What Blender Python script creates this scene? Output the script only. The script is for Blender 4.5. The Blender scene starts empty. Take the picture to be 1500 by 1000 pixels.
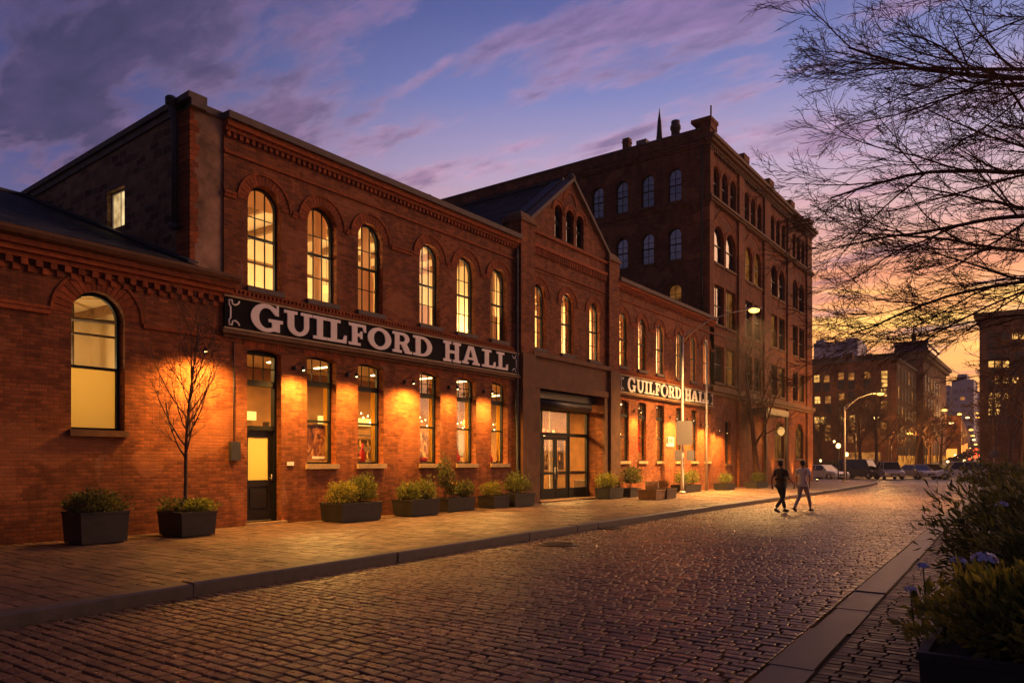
import bpy, bmesh, math, random
from math import sin, cos, pi, radians, atan2, sqrt
from mathutils import Vector, Matrix, noise
from mathutils.geometry import tessellate_polygon
random.seed(7)
S = bpy.context.scene
COL = S.collection
# ------------------------------------------------------------------ camera
CH = 1.72
YAW = radians(36.08)
cd = bpy.data.cameras.new('camera'); cam = bpy.data.objects.new('camera', cd); COL.objects.link(cam)
cam.location = (0, 0, CH); cam.rotation_euler = (radians(90), 0, YAW)
cd.sensor_width = 36; cd.lens = 36 * 1091 / 1500; cd.shift_y = 176 / 1500
cd.clip_start = .1; cd.clip_end = 3000
S.camera = cam
# ------------------------------------------------------------------ render + exposure
S.view_settings.view_transform = 'Standard'; S.view_settings.look = 'None'
S.view_settings.exposure = 0.42; S.view_settings.gamma = 1
S.cycles.use_denoising = True
S.cycles.max_bounces = 6; S.cycles.diffuse_bounces = 3; S.cycles.glossy_bounces = 3
S.cycles.transparent_max_bounces = 12; S.cycles.transmission_bounces = 4
S.cycles.caustics_reflective = False; S.cycles.caustics_refractive = False
S.cycles.sample_clamp_indirect = 3.0
S.cycles.sample_clamp_direct = 20.0
# ------------------------------------------------------------------ node helpers
class NT:
    def __init__(s, tree): s.t = tree; s.n = tree.nodes; s.l = tree.links
    def node(s, kind, **kw):
        nd = s.n.new(kind)
        for k, v in kw.items(): setattr(nd, k, v)
        return nd
    def put(s, sock, v):
        if hasattr(v, 'is_linked') or hasattr(v, 'links'): s.l.new(v, sock)
        else:
            if hasattr(sock.default_value, '__len__') and len(sock.default_value) == 4 and hasattr(v, '__len__') and len(v) == 3: v = (*v, 1)
            sock.default_value = v
    def math(s, op, a, b=0, c=None, clamp=False):
        nd = s.node('ShaderNodeMath', operation=op, use_clamp=clamp)
        s.put(nd.inputs[0], a); s.put(nd.inputs[1], b)
        if c is not None: s.put(nd.inputs[2], c)
        return nd.outputs[0]
    def mix(s, f, a, b, blend='MIX'):
        nd = s.node('ShaderNodeMix', data_type='RGBA', blend_type=blend)
        s.put(nd.inputs[0], f); s.put(nd.inputs[6], a); s.put(nd.inputs[7], b)
        return nd.outputs[2]
    def rng(s, v, a, b, c=0, d=1, smooth=False):
        nd = s.node('ShaderNodeMapRange', interpolation_type='SMOOTHSTEP' if smooth else 'LINEAR')
        s.put(nd.inputs[0], v)
        for i, q in enumerate((a, b, c, d)): nd.inputs[i + 1].default_value = q
        return nd.outputs[0]
    def noise(s, vec, scale, detail=4, rough=.5, dist=0):
        nd = s.node('ShaderNodeTexNoise')
        if vec is not None: s.l.new(vec, nd.inputs['Vector'])
        nd.inputs['Scale'].default_value = scale; nd.inputs['Detail'].default_value = detail
        nd.inputs['Roughness'].default_value = rough; nd.inputs['Distortion'].default_value = dist
        return nd.outputs['Fac']
    def ramp(s, v, stops):
        nd = s.node('ShaderNodeValToRGB'); e = nd.color_ramp.elements
        while len(e) < len(stops): e.new(.5)
        for el, (p, c) in zip(e, stops): el.position = p; el.color = (*c, 1)
        s.put(nd.inputs[0], v); return nd.outputs[0]
    def vmul(s, vec, m):
        nd = s.node('ShaderNodeVectorMath', operation='MULTIPLY'); s.l.new(vec, nd.inputs[0]); nd.inputs[1].default_value = m
        return nd.outputs[0]
    def bump(s, h, strength=.5, dist=.01):
        nd = s.node('ShaderNodeBump'); nd.inputs['Strength'].default_value = strength
        nd.inputs['Distance'].default_value = dist; s.l.new(h, nd.inputs['Height']); return nd.outputs[0]
# ------------------------------------------------------------------ world: dusk sky with clouds
W = bpy.data.worlds.new('World'); S.world = W; W.use_nodes = True
SUN_AZ = radians(24); SUN_EL = radians(19)          # azimuth measured from +Y towards +X
def make_world():
    t = NT(W.node_tree); t.n.clear()
    out = t.node('ShaderNodeOutputWorld'); bg = t.node('ShaderNodeBackground')
    tc = t.node('ShaderNodeTexCoord'); d = tc.outputs['Generated']
    sp = t.node('ShaderNodeSeparateXYZ'); t.l.new(d, sp.inputs[0])
    x, y, z = sp.outputs
    hl = t.math('SQRT', t.math('ADD', t.math('MULTIPLY', x, x), t.math('MULTIPLY', y, y)))
    az = t.math('DIVIDE', t.math('ADD', t.math('MULTIPLY', x, -.08), t.math('MULTIPLY', y, .997)), t.math('MAXIMUM', hl, .001))
    zp = t.math('MAXIMUM', z, 0)
    sunset = t.ramp(zp, [(0, (1.1, .30, .02)), (.10, (1.15, .40, .03)), (.16, (1.12, .40, .045)), (.22, (.82, .29, .09)), (.29, (.58, .33, .31)),
                         (.36, (.36, .27, .40)), (.44, (.14, .155, .36)), (.52, (.060, .075, .24)), (.66, (.035, .05, .20)), (1, (.015, .02, .08))])
    away = t.ramp(zp, [(0, (.20, .11, .11)), (.12, (.17, .11, .17)), (.25, (.10, .08, .19)), (.36, (.040, .045, .165)), (.5, (.018, .022, .095)), (1, (.010, .012, .05))])
    f = t.rng(az, .45, .90, 0, 1, True)
    base = t.mix(f, away, sunset)
    # clouds on a plane overhead
    zz = t.math('ADD', z, .10)
    cx = t.math('DIVIDE', x, zz); cy = t.math('DIVIDE', y, zz)
    cv = t.node('ShaderNodeCombineXYZ'); t.l.new(cx, cv.inputs[0]); t.l.new(cy, cv.inputs[1])
    mp = t.node('ShaderNodeMapping'); t.l.new(cv.outputs[0], mp.inputs[0])
    mp.inputs['Rotation'].default_value = (0, 0, radians(-28)); mp.inputs['Scale'].default_value = (.75, 1.7, 1)
    mp.inputs['Location'].default_value = (3.1, 1.3, 0)
    v = mp.outputs[0]
    n1 = t.noise(v, 1.9, 9, .60, .3); n2 = t.noise(v, 4.5, 7, .62, .2)
    left = t.rng(az, .40, .93, .125, -.02)
    nn = t.math('ADD', t.math('ADD', n1, t.math('MULTIPLY', t.math('SUBTRACT', n2, .5), .55)), left)
    mask = t.rng(nn, .46, .65, 0, 1, True)
    thick = t.rng(nn, .51, .66, 0, 1, True)
    edge_a = t.ramp(zp, [(0, (.55, .25, .22)), (.25, (.26, .12, .18)), (.40, (.125, .07, .14)), (.55, (.07, .045, .12)), (1, (.04, .03, .1))])
    edge_s = t.ramp(zp, [(0, (.9, .30, .12)), (.18, (.90, .34, .17)), (.26, (.70, .30, .26)), (.38, (.44, .25, .36)), (.6, (.16, .10, .24))])
    core_a = t.ramp(zp, [(0, (.09, .05, .10)), (.3, (.042, .027, .080)), (.6, (.020, .017, .060)), (1, (.012, .012, .04))])
    core_s = t.ramp(zp, [(0, (.50, .16, .08)), (.2, (.42, .17, .14)), (.32, (.26, .15, .24)), (.6, (.09, .07, .22))])
    ccol = t.mix(thick, t.mix(f, edge_a, edge_s), t.mix(f, core_a, core_s))
    n4 = t.noise(v, 7.5, 8, .68, .3); ccol = t.mix(1, ccol, t.ramp(n4, [(.34, (.62, .66, .76)), (.5, (.95, .95, .97)), (.68, (1.45, 1.3, 1.25))]), 'MULTIPLY')
    colr = t.mix(t.math('MULTIPLY', mask, .92), base, ccol)
    # thin bright streaks low over the sunset
    mp2 = t.node('ShaderNodeMapping'); t.l.new(d, mp2.inputs[0]); mp2.inputs['Scale'].default_value = (2.2, 2.2, 16)
    n3 = t.noise(mp2.outputs[0], 1.6, 6, .55, .6)
    low = t.math('MULTIPLY', t.rng(zp, .33, .14, 0, 1, True), t.rng(az, .80, .97, 0, 1, True))
    colr = t.mix(t.math('MULTIPLY', t.rng(n3, .50, .62, 0, 1, True), t.math('MULTIPLY', low, .75)), colr, (.55, .13, .05))
    colr = t.mix(t.math('MULTIPLY', t.rng(n3, .47, .36, 0, 1, True), t.math('MULTIPLY', low, .85)), colr, (1.25, .66, .08))
    # physical dusk sky adds a little real twilight
    sky = t.node('ShaderNodeTexSky', sky_type='NISHITA'); sky.sun_disc = False
    sky.sun_elevation = SUN_EL; sky.sun_rotation = SUN_AZ
    colr = t.mix(.012, colr, sky.outputs[0], 'ADD')
    back = t.rng(az, -.35, .45, .55, 1, True)
    bk = t.node('ShaderNodeVectorMath', operation='SCALE'); t.l.new(colr, bk.inputs[0]); t.l.new(back, bk.inputs['Scale']); colr = bk.outputs[0]
    # ground half stays dark
    colr = t.mix(t.rng(z, -.02, .0), (.03, .02, .02), colr)
    t.l.new(colr, bg.inputs[0]); bg.inputs[1].default_value = 1.0
    t.l.new(bg.outputs[0], out.inputs[0])
make_world()
sd = bpy.data.lights.new('sun', 'SUN'); sd.energy = 1.32; sd.angle = radians(48); sd.color = (1, .46, .20)
sun = bpy.data.objects.new('sun', sd); COL.objects.link(sun)
sv = Vector((sin(SUN_AZ) * cos(SUN_EL), cos(SUN_AZ) * cos(SUN_EL), sin(SUN_EL)))
sun.rotation_euler = sv.to_track_quat('Z', 'Y').to_euler(); sun.location = (30, 60, 40)
# ------------------------------------------------------------------ materials
def new_mat(name):
    m = bpy.data.materials.new(name); m.use_nodes = True
    t = NT(m.node_tree); b = t.n['Principled BSDF']; return m, t, b
def pos(t): return t.node('ShaderNodeNewGeometry').outputs['Position']
def obj_co(t): return t.node('ShaderNodeTexCoord').outputs['Object']
def plain(name, col, rough=.7, metal=0, var=.25, nscale=6, bump=.0, bscale=60, spec=.5, island=0):
    m, t, b = new_mat(name)
    p = pos(t); n = t.noise(p, nscale, 5, .6)
    c = t.mix(t.rng(n, .3, .7, 0, 1), tuple(q * (1 - var) for q in col), tuple(q * (1 + var) for q in col))
    if island:
        g = t.node('ShaderNodeNewGeometry'); r = g.outputs['Random Per Island']
        c = t.mix(r, c, tuple(q * (1 - island) for q in (.5, .5, .5)), 'MULTIPLY') if False else t.mix(1, c, t.ramp(r, [(0, (1 - island,) * 3), (1, (1 + island,) * 3)]), 'MULTIPLY')
    t.l.new(c, b.inputs['Base Color']); t.put(b.inputs['Roughness'], t.rng(n, .2, .8, max(rough - .1, .03), min(rough + .1, 1)))
    b.inputs['Metallic'].default_value = metal; b.inputs['Specular IOR Level'].default_value = spec
    if bump: t.l.new(t.bump(t.noise(p, bscale, 4, .6), bump, .01), b.inputs['Normal'])
    return m
def emit(name, col, strength, sampled=False):
    m = bpy.data.materials.new(name); m.use_nodes = True; t = NT(m.node_tree); t.n.clear()
    e = t.node('ShaderNodeEmission'); e.inputs[0].default_value = (*col, 1); e.inputs[1].default_value = strength
    o = t.node('ShaderNodeOutputMaterial'); t.l.new(e.outputs[0], o.inputs[0])
    m.cycles.emission_sampling = 'AUTO' if sampled else 'NONE'
    return m
def brick_uv(t, warp=0):
    g = t.node('ShaderNodeNewGeometry'); sp = t.node('ShaderNodeSeparateXYZ'); t.l.new(g.outputs['Position'], sp.inputs[0])
    sn = t.node('ShaderNodeSeparateXYZ'); t.l.new(g.outputs['True Normal'], sn.inputs[0])
    f = t.math('GREATER_THAN', t.math('ABSOLUTE', sn.outputs[0]), .6)
    u = t.math('ADD', t.math('MULTIPLY', sp.outputs[1], f), t.math('MULTIPLY', sp.outputs[0], t.math('SUBTRACT', 1, f)))
    cv = t.node('ShaderNodeCombineXYZ'); t.l.new(u, cv.inputs[0]); t.l.new(sp.outputs[2], cv.inputs[1])
    v = cv.outputs[0]
    if warp:
        nt = t.node('ShaderNodeTexNoise'); nt.inputs['Scale'].default_value = 1.6; t.l.new(g.outputs['Position'], nt.inputs['Vector'])
        a = t.node('ShaderNodeVectorMath', operation='SUBTRACT'); t.l.new(nt.outputs['Color'], a.inputs[0]); a.inputs[1].default_value = (.5, .5, .5)
        s_ = t.node('ShaderNodeVectorMath', operation='SCALE'); t.l.new(a.outputs[0], s_.inputs[0]); s_.inputs['Scale'].default_value = warp
        ad = t.node('ShaderNodeVectorMath', operation='ADD'); t.l.new(v, ad.inputs[0]); t.l.new(s_.outputs[0], ad.inputs[1]); v = ad.outputs[0]
    return v, g.outputs['Position']
def brick(name, c1, c2, mortar, bw=.215, bh=.075, mort=.010, stain=.5, bump=.6, warp=.01, rough=.85, streak=True):
    m, t, b = new_mat(name); v, p = brick_uv(t, warp)
    def tex(a, c, bias=0):
        n = t.node('ShaderNodeTexBrick'); t.l.new(v, n.inputs['Vector']); n.offset = .5
        n.inputs['Color1'].default_value = (*a, 1); n.inputs['Color2'].default_value = (*c, 1); n.inputs['Mortar'].default_value = (*mortar, 1)
        n.inputs['Scale'].default_value = 1; n.inputs['Mortar Size'].default_value = mort; n.inputs['Mortar Smooth'].default_value = .3
        n.inputs['Bias'].default_value = bias; n.inputs['Brick Width'].default_value = bw; n.inputs['Row Height'].default_value = bh
        return n
    n = tex(c1, c2)
    c = n.outputs['Color']
    big = t.noise(p, .45, 5, .65); med = t.noise(p, 3.5, 4, .6); fine = t.noise(p, 26, 4, .6)
    c = t.mix(1, c, t.ramp(big, [(.30, (1 - stain,) * 3), (.5, (.92, .9, .88)), (.72, (1.15, 1.08, 1.0))]), 'MULTIPLY')
    c = t.mix(1, c, t.ramp(med, [(.3, (.70, .66, .64)), (.6, (1.05, 1.05, 1.05))]), 'MULTIPLY')
    c = t.mix(.5, c, t.ramp(fine, [(.3, (.6, .6, .6)), (.7, (1.3, 1.3, 1.3))]), 'MULTIPLY')
    if streak:                                          # rain streaks and soot with a shape of their own
        sc = t.vmul(p, (2.6, 2.6, .22)); sn = t.noise(sc, 1.3, 5, .6)
        c = t.mix(t.rng(sn, .52, .70, 0, .62), c, tuple(q * .25 for q in c1))
        ef = t.noise(t.vmul(p, (1, 1, .6)), 1.05, 7, .68, .6); c = t.mix(t.rng(ef, .60, .74, 0, .42), c, (.42, .26, .17))
        rp = t.noise(t.vmul(p, (.8, .8, 1.3)), .55, 2, .4); c = t.mix(t.rng(rp, .60, .62, 0, .35), c, (.45, .17, .07))
    t.l.new(c, b.inputs['Base Color']); b.inputs['Roughness'].default_value = rough; b.inputs['Specular IOR Level'].default_value = .25
    h = t.math('SUBTRACT', t.math('MULTIPLY', fine, .35), n.outputs['Fac'])
    t.l.new(t.bump(h, bump, .012), b.inputs['Normal'])
    return m
M = {}
M['brick'] = brick('red_brick', (.42, .128, .044), (.20, .056, .022), (.22, .10, .045), bump=.8)
M['brick_dark_shaded'] = brick('dark_shaded_brick', (.32, .10, .045), (.17, .052, .026), (.19, .10, .06), stain=.6)  # on the warehouse side wall its shade is put into this darker brick
M['brick_tall'] = brick('warehouse_brick', (.38, .105, .034), (.22, .058, .022), (.20, .09, .045), stain=.5)
M['rubble'] = brick('rubble_stone', (.42, .23, .13), (.12, .065, .045), (.30, .21, .14), bw=.42, bh=.21, mort=.03, warp=.32, bump=1, streak=False)
M['arch'] = plain('arch_brick', (.29, .072, .021), .85, var=.35, nscale=9, bump=.4, bscale=40, spec=.25, island=.28)
M['arch_shaded'] = plain('shaded_arch_brick', (.20, .06, .03), .85, var=.3, nscale=9, bump=.4, spec=.25, island=.25)  # side-wall copy of the arch brick, darkened for the shade there
M['stone'] = plain('brown_sandstone', (.17, .082, .038), .8, var=.35, nscale=2.2, bump=.5, bscale=30, spec=.3)
M['stucco'] = plain('old_stucco', (.36, .21, .13), .9, var=.6, nscale=1.7, bump=.7, bscale=12, spec=.2)
M['sill'] = plain('sill_stone', (.40, .28, .15), .75, var=.25, nscale=3, bump=.3)
M['coping'] = plain('coping_stone', (.13, .095, .08), .8, var=.35, nscale=3, bump=.5, bscale=20)
M['frame'] = plain('dark_green_paint', (.009, .009, .008), .6, var=.3, spec=.22)
M['frame_brown'] = plain('brown_window_paint', (.05, .028, .018), .5, var=.3)
M['door'] = plain('door_paint', (.016, .012, .008), .5, var=.3, spec=.3)
M['gutter'] = plain('gutter_metal', (.13, .055, .025), .5, metal=.3, var=.3)
M['lead'] = plain('lead_flashing', (.035, .04, .055), .7, metal=.2, var=.3)
M['pipe'] = plain('drainpipe_paint', (.025, .026, .032), .5, var=.3)
M['signboard'] = plain('sign_board_paint', (.008, .007, .009), .8, var=.4, nscale=2, spec=.1)
M['cream'] = plain('cream_letter_paint', (.90, .82, .78), .55, var=.06, nscale=3)
M['planter'] = plain('planter_fibre', (.016, .013, .012), .65, var=.75, nscale=4, bump=.3)
M['soil'] = plain('soil', (.025, .016, .01), .95, bump=.8, bscale=30)
M['metal'] = plain('galvanised_metal', (.46, .42, .40), .5, metal=.15, var=.12)
M['dark_metal'] = plain('dark_metal', (.03, .028, .028), .4, metal=.5, var=.2)
M['bark'] = plain('bark', (.16, .080, .045), .85, var=.4, nscale=12, bump=.6, bscale=40, spec=.2)
M['bark_pale'] = plain('pale_bark', (.12, .075, .05), .85, var=.35, nscale=12, spec=.2)
M['granite'] = plain('kerb_granite', (.070, .054, .048), .55, var=.3, nscale=5, bump=.5, bscale=60)
M['white_paint'] = plain('white_paint', (.75, .72, .68), .5, var=.06)
M['sign_back'] = plain('sign_back_metal', (.17, .15, .15), .7, metal=.0, var=.1)
M['red'] = plain('red_cloth', (.6, .02, .01), .7, var=.2)
M['cream_wall'] = plain('cream_room_paint', (.78, .60, .34), .8, var=.08, nscale=1)
M['ceiling'] = plain('room_ceiling_paint', (.72, .56, .33), .8, var=.08, nscale=1)
M['brown_wall'] = plain('brown_room_paint', (.24, .11, .035), .8, var=.35, nscale=1.2)
M['wood'] = plain('wood', (.24, .12, .05), .5, var=.35, nscale=7)
M['dark_wood'] = plain('dark_wood', (.06, .03, .015), .5, var=.35, nscale=7)
def cloth(name, c):
    m = bpy.data.materials.new(name); m.use_nodes = True; t = NT(m.node_tree); t.n.clear(); o = t.node('ShaderNodeOutputMaterial')
    a = t.node('ShaderNodeBsdfTranslucent'); a.inputs[0].default_value = (*c, 1); d = t.node('ShaderNodeBsdfDiffuse'); d.inputs[0].default_value = (*c, 1)
    mx = t.node('ShaderNodeMixShader'); mx.inputs[0].default_value = .25; t.l.new(a.outputs[0], mx.inputs[1]); t.l.new(d.outputs[0], mx.inputs[2]); t.l.new(mx.outputs[0], o.inputs[0]); return m
M['curtain'] = cloth('curtain_cloth', (.85, .62, .42))
M['blind'] = cloth('blind_cloth', (.85, .62, .42))
M['rubber'] = plain('rubber', (.012, .012, .012), .8, var=.1)
def slate():
    m, t, b = new_mat('roof_slate'); p = pos(t)
    sp = t.node('ShaderNodeSeparateXYZ'); t.l.new(p, sp.inputs[0])
    n = t.node('ShaderNodeTexBrick'); cv = t.node('ShaderNodeCombineXYZ')
    t.l.new(t.math('ADD', sp.outputs[1], t.math('MULTIPLY', sp.outputs[0], .37)), cv.inputs[0]); t.l.new(t.math('MULTIPLY', sp.outputs[2], 1.0), cv.inputs[1]); t.l.new(cv.outputs[0], n.inputs[0])
    n.inputs['Color1'].default_value = (.045, .045, .052, 1); n.inputs['Color2'].default_value = (.008, .008, .011, 1); n.inputs['Mortar'].default_value = (.004, .004, .006, 1)
    n.inputs['Scale'].default_value = 1; n.inputs['Mortar Size'].default_value = .008; n.inputs['Brick Width'].default_value = .28; n.inputs['Row Height'].default_value = .10
    t.l.new(n.outputs['Color'], b.inputs['Base Color']); b.inputs['Roughness'].default_value = .8; b.inputs['Specular IOR Level'].default_value = .2
    t.l.new(t.bump(t.math('SUBTRACT', t.noise(p, 5, 5), n.outputs['Fac']), 1.0, .05), b.inputs['Normal']); return m
M['slate'] = slate()
def stones(name, c1, c2, rough, var=.3):
    m, t, b = new_mat(name); g = t.node('ShaderNodeNewGeometry'); p = g.outputs['Position']; r = g.outputs['Random Per Island']
    c = t.mix(r, c1, c2); n = t.noise(p, 1.1, 5, .6); f = t.noise(p, 45, 4, .65); md = t.noise(p, 9, 4, .6)
    c = t.mix(1, c, t.ramp(n, [(.3, (.62, .60, .60)), (.65, (1.15, 1.12, 1.1))]), 'MULTIPLY')
    c = t.mix(.7, c, t.ramp(md, [(.3, (.55, .55, .55)), (.7, (1.25, 1.25, 1.25))]), 'MULTIPLY')
    c = t.mix(.5, c, t.ramp(f, [(.3, (.5, .5, .5)), (.7, (1.4, 1.4, 1.4))]), 'MULTIPLY')
    t.l.new(c, b.inputs['Base Color'])
    rr = t.math('ADD', t.rng(md, .3, .7, rough - .12, rough + .14), t.rng(r, 0, 1, -.06, .08)); t.put(b.inputs['Roughness'], rr)
    b.inputs['Specular IOR Level'].default_value = .36
    t.l.new(t.bump(t.math('ADD', f, t.math('MULTIPLY', md, 1.6)), .55, .012), b.inputs['Normal']); return m
M['cobble'] = stones('cobble_granite', (.29, .165, .090), (.14, .082, .050), .32)
M['flag'] = stones('paving_stone', (.20, .120, .082), (.10, .064, .048), .46)
M['paver'] = stones('brick_paver', (.125, .065, .05), (.065, .038, .034), .6)
def sheet(name, c, mort, bw, bh, rough):
    m, t, b = new_mat(name); p = pos(t); n = t.node('ShaderNodeTexBrick'); t.l.new(p, n.inputs['Vector'])
    n.inputs['Color1'].default_value = (*c, 1); n.inputs['Color2'].default_value = (*[q * .6 for q in c], 1); n.inputs['Mortar'].default_value = (*mort, 1)
    n.inputs['Scale'].default_value = 1; n.inputs['Mortar Size'].default_value = .012; n.inputs['Brick Width'].default_value = bw; n.inputs['Row Height'].default_value = bh
    nn = t.noise(p, .7, 5, .6)
    t.l.new(t.mix(1, n.outputs['Color'], t.ramp(nn, [(.3, (.6, .6, .6)), (.7, (1.2, 1.2, 1.2))]), 'MULTIPLY'), b.inputs['Base Color'])
    b.inputs['Roughness'].default_value = rough
    t.l.new(t.bump(n.outputs['Fac'], -.5, .01) if False else t.bump(t.math('SUBTRACT', t.noise(p, 20, 4), n.outputs['Fac']), .5, .012), b.inputs['Normal']); return m
M['far_cobble'] = sheet('far_cobble', (.14, .085, .065), (.03, .02, .018), .25, .13, .5)
M['asphalt'] = plain('asphalt', (.05, .042, .038), .6, var=.3, nscale=.8, bump=.5, bscale=50)
M['grit'] = plain('joint_grit', (.022, .015, .012), .95, var=.4, nscale=8, bump=.5)
M['ground'] = plain('dark_ground', (.035, .025, .018), .95, var=.4, nscale=.5, bump=.5, bscale=8)
def leafmat(name, c1, c2, rough=.55):
    m, t, b = new_mat(name); g = t.node('ShaderNodeNewGeometry'); r = g.outputs['Random Per Island']; c = t.mix(r, c1, c2)
    t.l.new(c, b.inputs['Base Color']); b.inputs['Roughness'].default_value = rough; b.inputs['Specular IOR Level'].default_value = .4
    tr = t.node('ShaderNodeBsdfTranslucent'); t.l.new(t.mix(1, c, (1.3, 1.25, .7), 'MULTIPLY'), tr.inputs[0]); mx = t.node('ShaderNodeMixShader'); mx.inputs[0].default_value = .45
    o = next(n for n in t.n if n.type == 'OUTPUT_MATERIAL'); t.l.new(b.outputs[0], mx.inputs[1]); t.l.new(tr.outputs[0], mx.inputs[2]); t.l.new(mx.outputs[0], o.inputs[0]); return m
M['leaf'] = leafmat('green_leaf', (.20, .20, .045), (.05, .075, .022))
M['leaf_dark'] = leafmat('dark_leaf', (.14, .14, .045), (.022, .034, .013), .45)
M['leaf_yellow'] = leafmat('yellow_green_leaf', (.34, .29, .055), (.10, .12, .03))
M['leaf_brown'] = leafmat('brown_leaf', (.10, .04, .02), (.04, .02, .012))
M['petal_blue'] = plain('lilac_petal', (.52, .50, .78), .6, var=.2, nscale=40)
M['petal_white'] = plain('pale_petal', (.75, .62, .48), .6, var=.15, nscale=40)
M['petal_pink'] = plain('pink_petal', (.75, .38, .34), .6, var=.15, nscale=40)
M['petal_lamplit'] = plain('lamplit_petal', (.85, .40, .10), .6, var=.15, nscale=40)  # orange lamplight put into the petal colour
def glass(name, tint=(.9, .9, .88), refl=.12):
    m = bpy.data.materials.new(name); m.use_nodes = True; t = NT(m.node_tree); t.n.clear()
    o = t.node('ShaderNodeOutputMaterial'); tr = t.node('ShaderNodeBsdfTransparent'); tr.inputs[0].default_value = (*tint, 1)
    gl = t.node('ShaderNodeBsdfGlossy'); gl.inputs['Roughness'].default_value = .03; gl.inputs[0].default_value = (.9, .9, .95, 1)
    fr = t.node('ShaderNodeFresnel'); fr.inputs[0].default_value = 1.5
    mx = t.node('ShaderNodeMixShader'); t.l.new(t.math('MULTIPLY', fr.outputs[0], refl * 1.1, clamp=True), mx.inputs[0]); t.l.new(tr.outputs[0], mx.inputs[1]); t.l.new(gl.outputs[0], mx.inputs[2])
    t.l.new(mx.outputs[0], o.inputs[0]); return m
M['glass'] = glass('window_glass', refl=.10)
def dark_glass():
    m, t, b = new_mat('dark_window_glass'); b.inputs['Base Color'].default_value = (.006, .006, .010, 1); b.inputs['Roughness'].default_value = .05
    b.inputs['Specular IOR Level'].default_value = .5; b.inputs['IOR'].default_value = 1.75
    t.l.new(t.bump(t.noise(pos(t), 2.2, 2), .12, .05), b.inputs['Normal']); return m
M['dark_glass'] = dark_glass()
def sky_glass():
    m, t, b = new_mat('sky_lit_window_glass'); b.inputs['Base Color'].default_value = (.008, .008, .016, 1); b.inputs['Roughness'].default_value = .06; b.inputs['IOR'].default_value = 3.2
    t.l.new(t.bump(t.noise(pos(t), 2.2, 2), .10, .05), b.inputs['Normal']); return m
M['sky_glass'] = sky_glass()
M['dull_glass'] = plain('dull_far_glass', (.02, .018, .02), .55, var=.5, nscale=1)
def frosted():
    m = bpy.data.materials.new('frosted_glass'); m.use_nodes = True; t = NT(m.node_tree); t.n.clear()
    o = t.node('ShaderNodeOutputMaterial'); a = t.node('ShaderNodeBsdfTranslucent'); a.inputs[0].default_value = (.52, .34, .09, 1)
    g = t.node('ShaderNodeBsdfGlossy'); g.inputs['Roughness'].default_value = .15; mx = t.node('ShaderNodeMixShader'); mx.inputs[0].default_value = .08
    t.l.new(a.outputs[0], mx.inputs[1]); t.l.new(g.outputs[0], mx.inputs[2]); t.l.new(mx.outputs[0], o.inputs[0]); return m
M['frosted'] = frosted()
def lit_pane(name, c, s, sc=2.0):
    """lamp-lit room seen through glass: uneven glow with a darker blind edge"""
    m = bpy.data.materials.new(name); m.use_nodes = True; t = NT(m.node_tree); t.n.clear()
    o = t.node('ShaderNodeOutputMaterial'); e = t.node('ShaderNodeEmission'); p = pos(t)
    n = t.noise(p, sc, 3, .5); e.inputs[1].default_value = s
    t.l.new(t.mix(1, c, t.ramp(n, [(.35, (.25, .2, .15)), (.65, (1.2, 1.2, 1.2))]), 'MULTIPLY'), e.inputs[0])
    g = t.node('ShaderNodeBsdfGlossy'); g.inputs['Roughness'].default_value = .05; mx = t.node('ShaderNodeMixShader'); mx.inputs[0].default_value = .02
    t.l.new(e.outputs[0], mx.inputs[1]); t.l.new(g.outputs[0], mx.inputs[2]); t.l.new(mx.outputs[0], o.inputs[0]); m.cycles.emission_sampling = 'NONE'; return m
M['lit_blind'] = lit_pane('lit_blind_window', (1, .72, .34), 1.0, 1.6)
M['lit'] = lit_pane('lit_window', (1, .55, .12), .9, 1.2)
M['lit_dim'] = lit_pane('dim_lit_window', (1, .36, .06), .13, 2)
M['tube'] = emit('lit_tube', (1, .66, .26), 9, True)
M['bulb'] = emit('lit_bulb', (1, .62, .22), 9)
M['lens'] = emit('street_lamp_lens', (1, .46, .07), 5)
M['far_lamp'] = emit('far_street_lamp', (1, .42, .07), 4)
M['far_lamp_w'] = emit('far_white_lamp', (1, .58, .20), 4)
M['tail'] = emit('red_tail_light', (1, .05, .015), 4)
M['globe'] = emit('lit_globe', (1, .62, .14), 1.4)
M['globe_dim'] = emit('dim_warm_glow', (1, .50, .14), .7)
M['brass'] = plain('brass', (.45, .28, .08), .35, metal=.8, var=.1)
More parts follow.
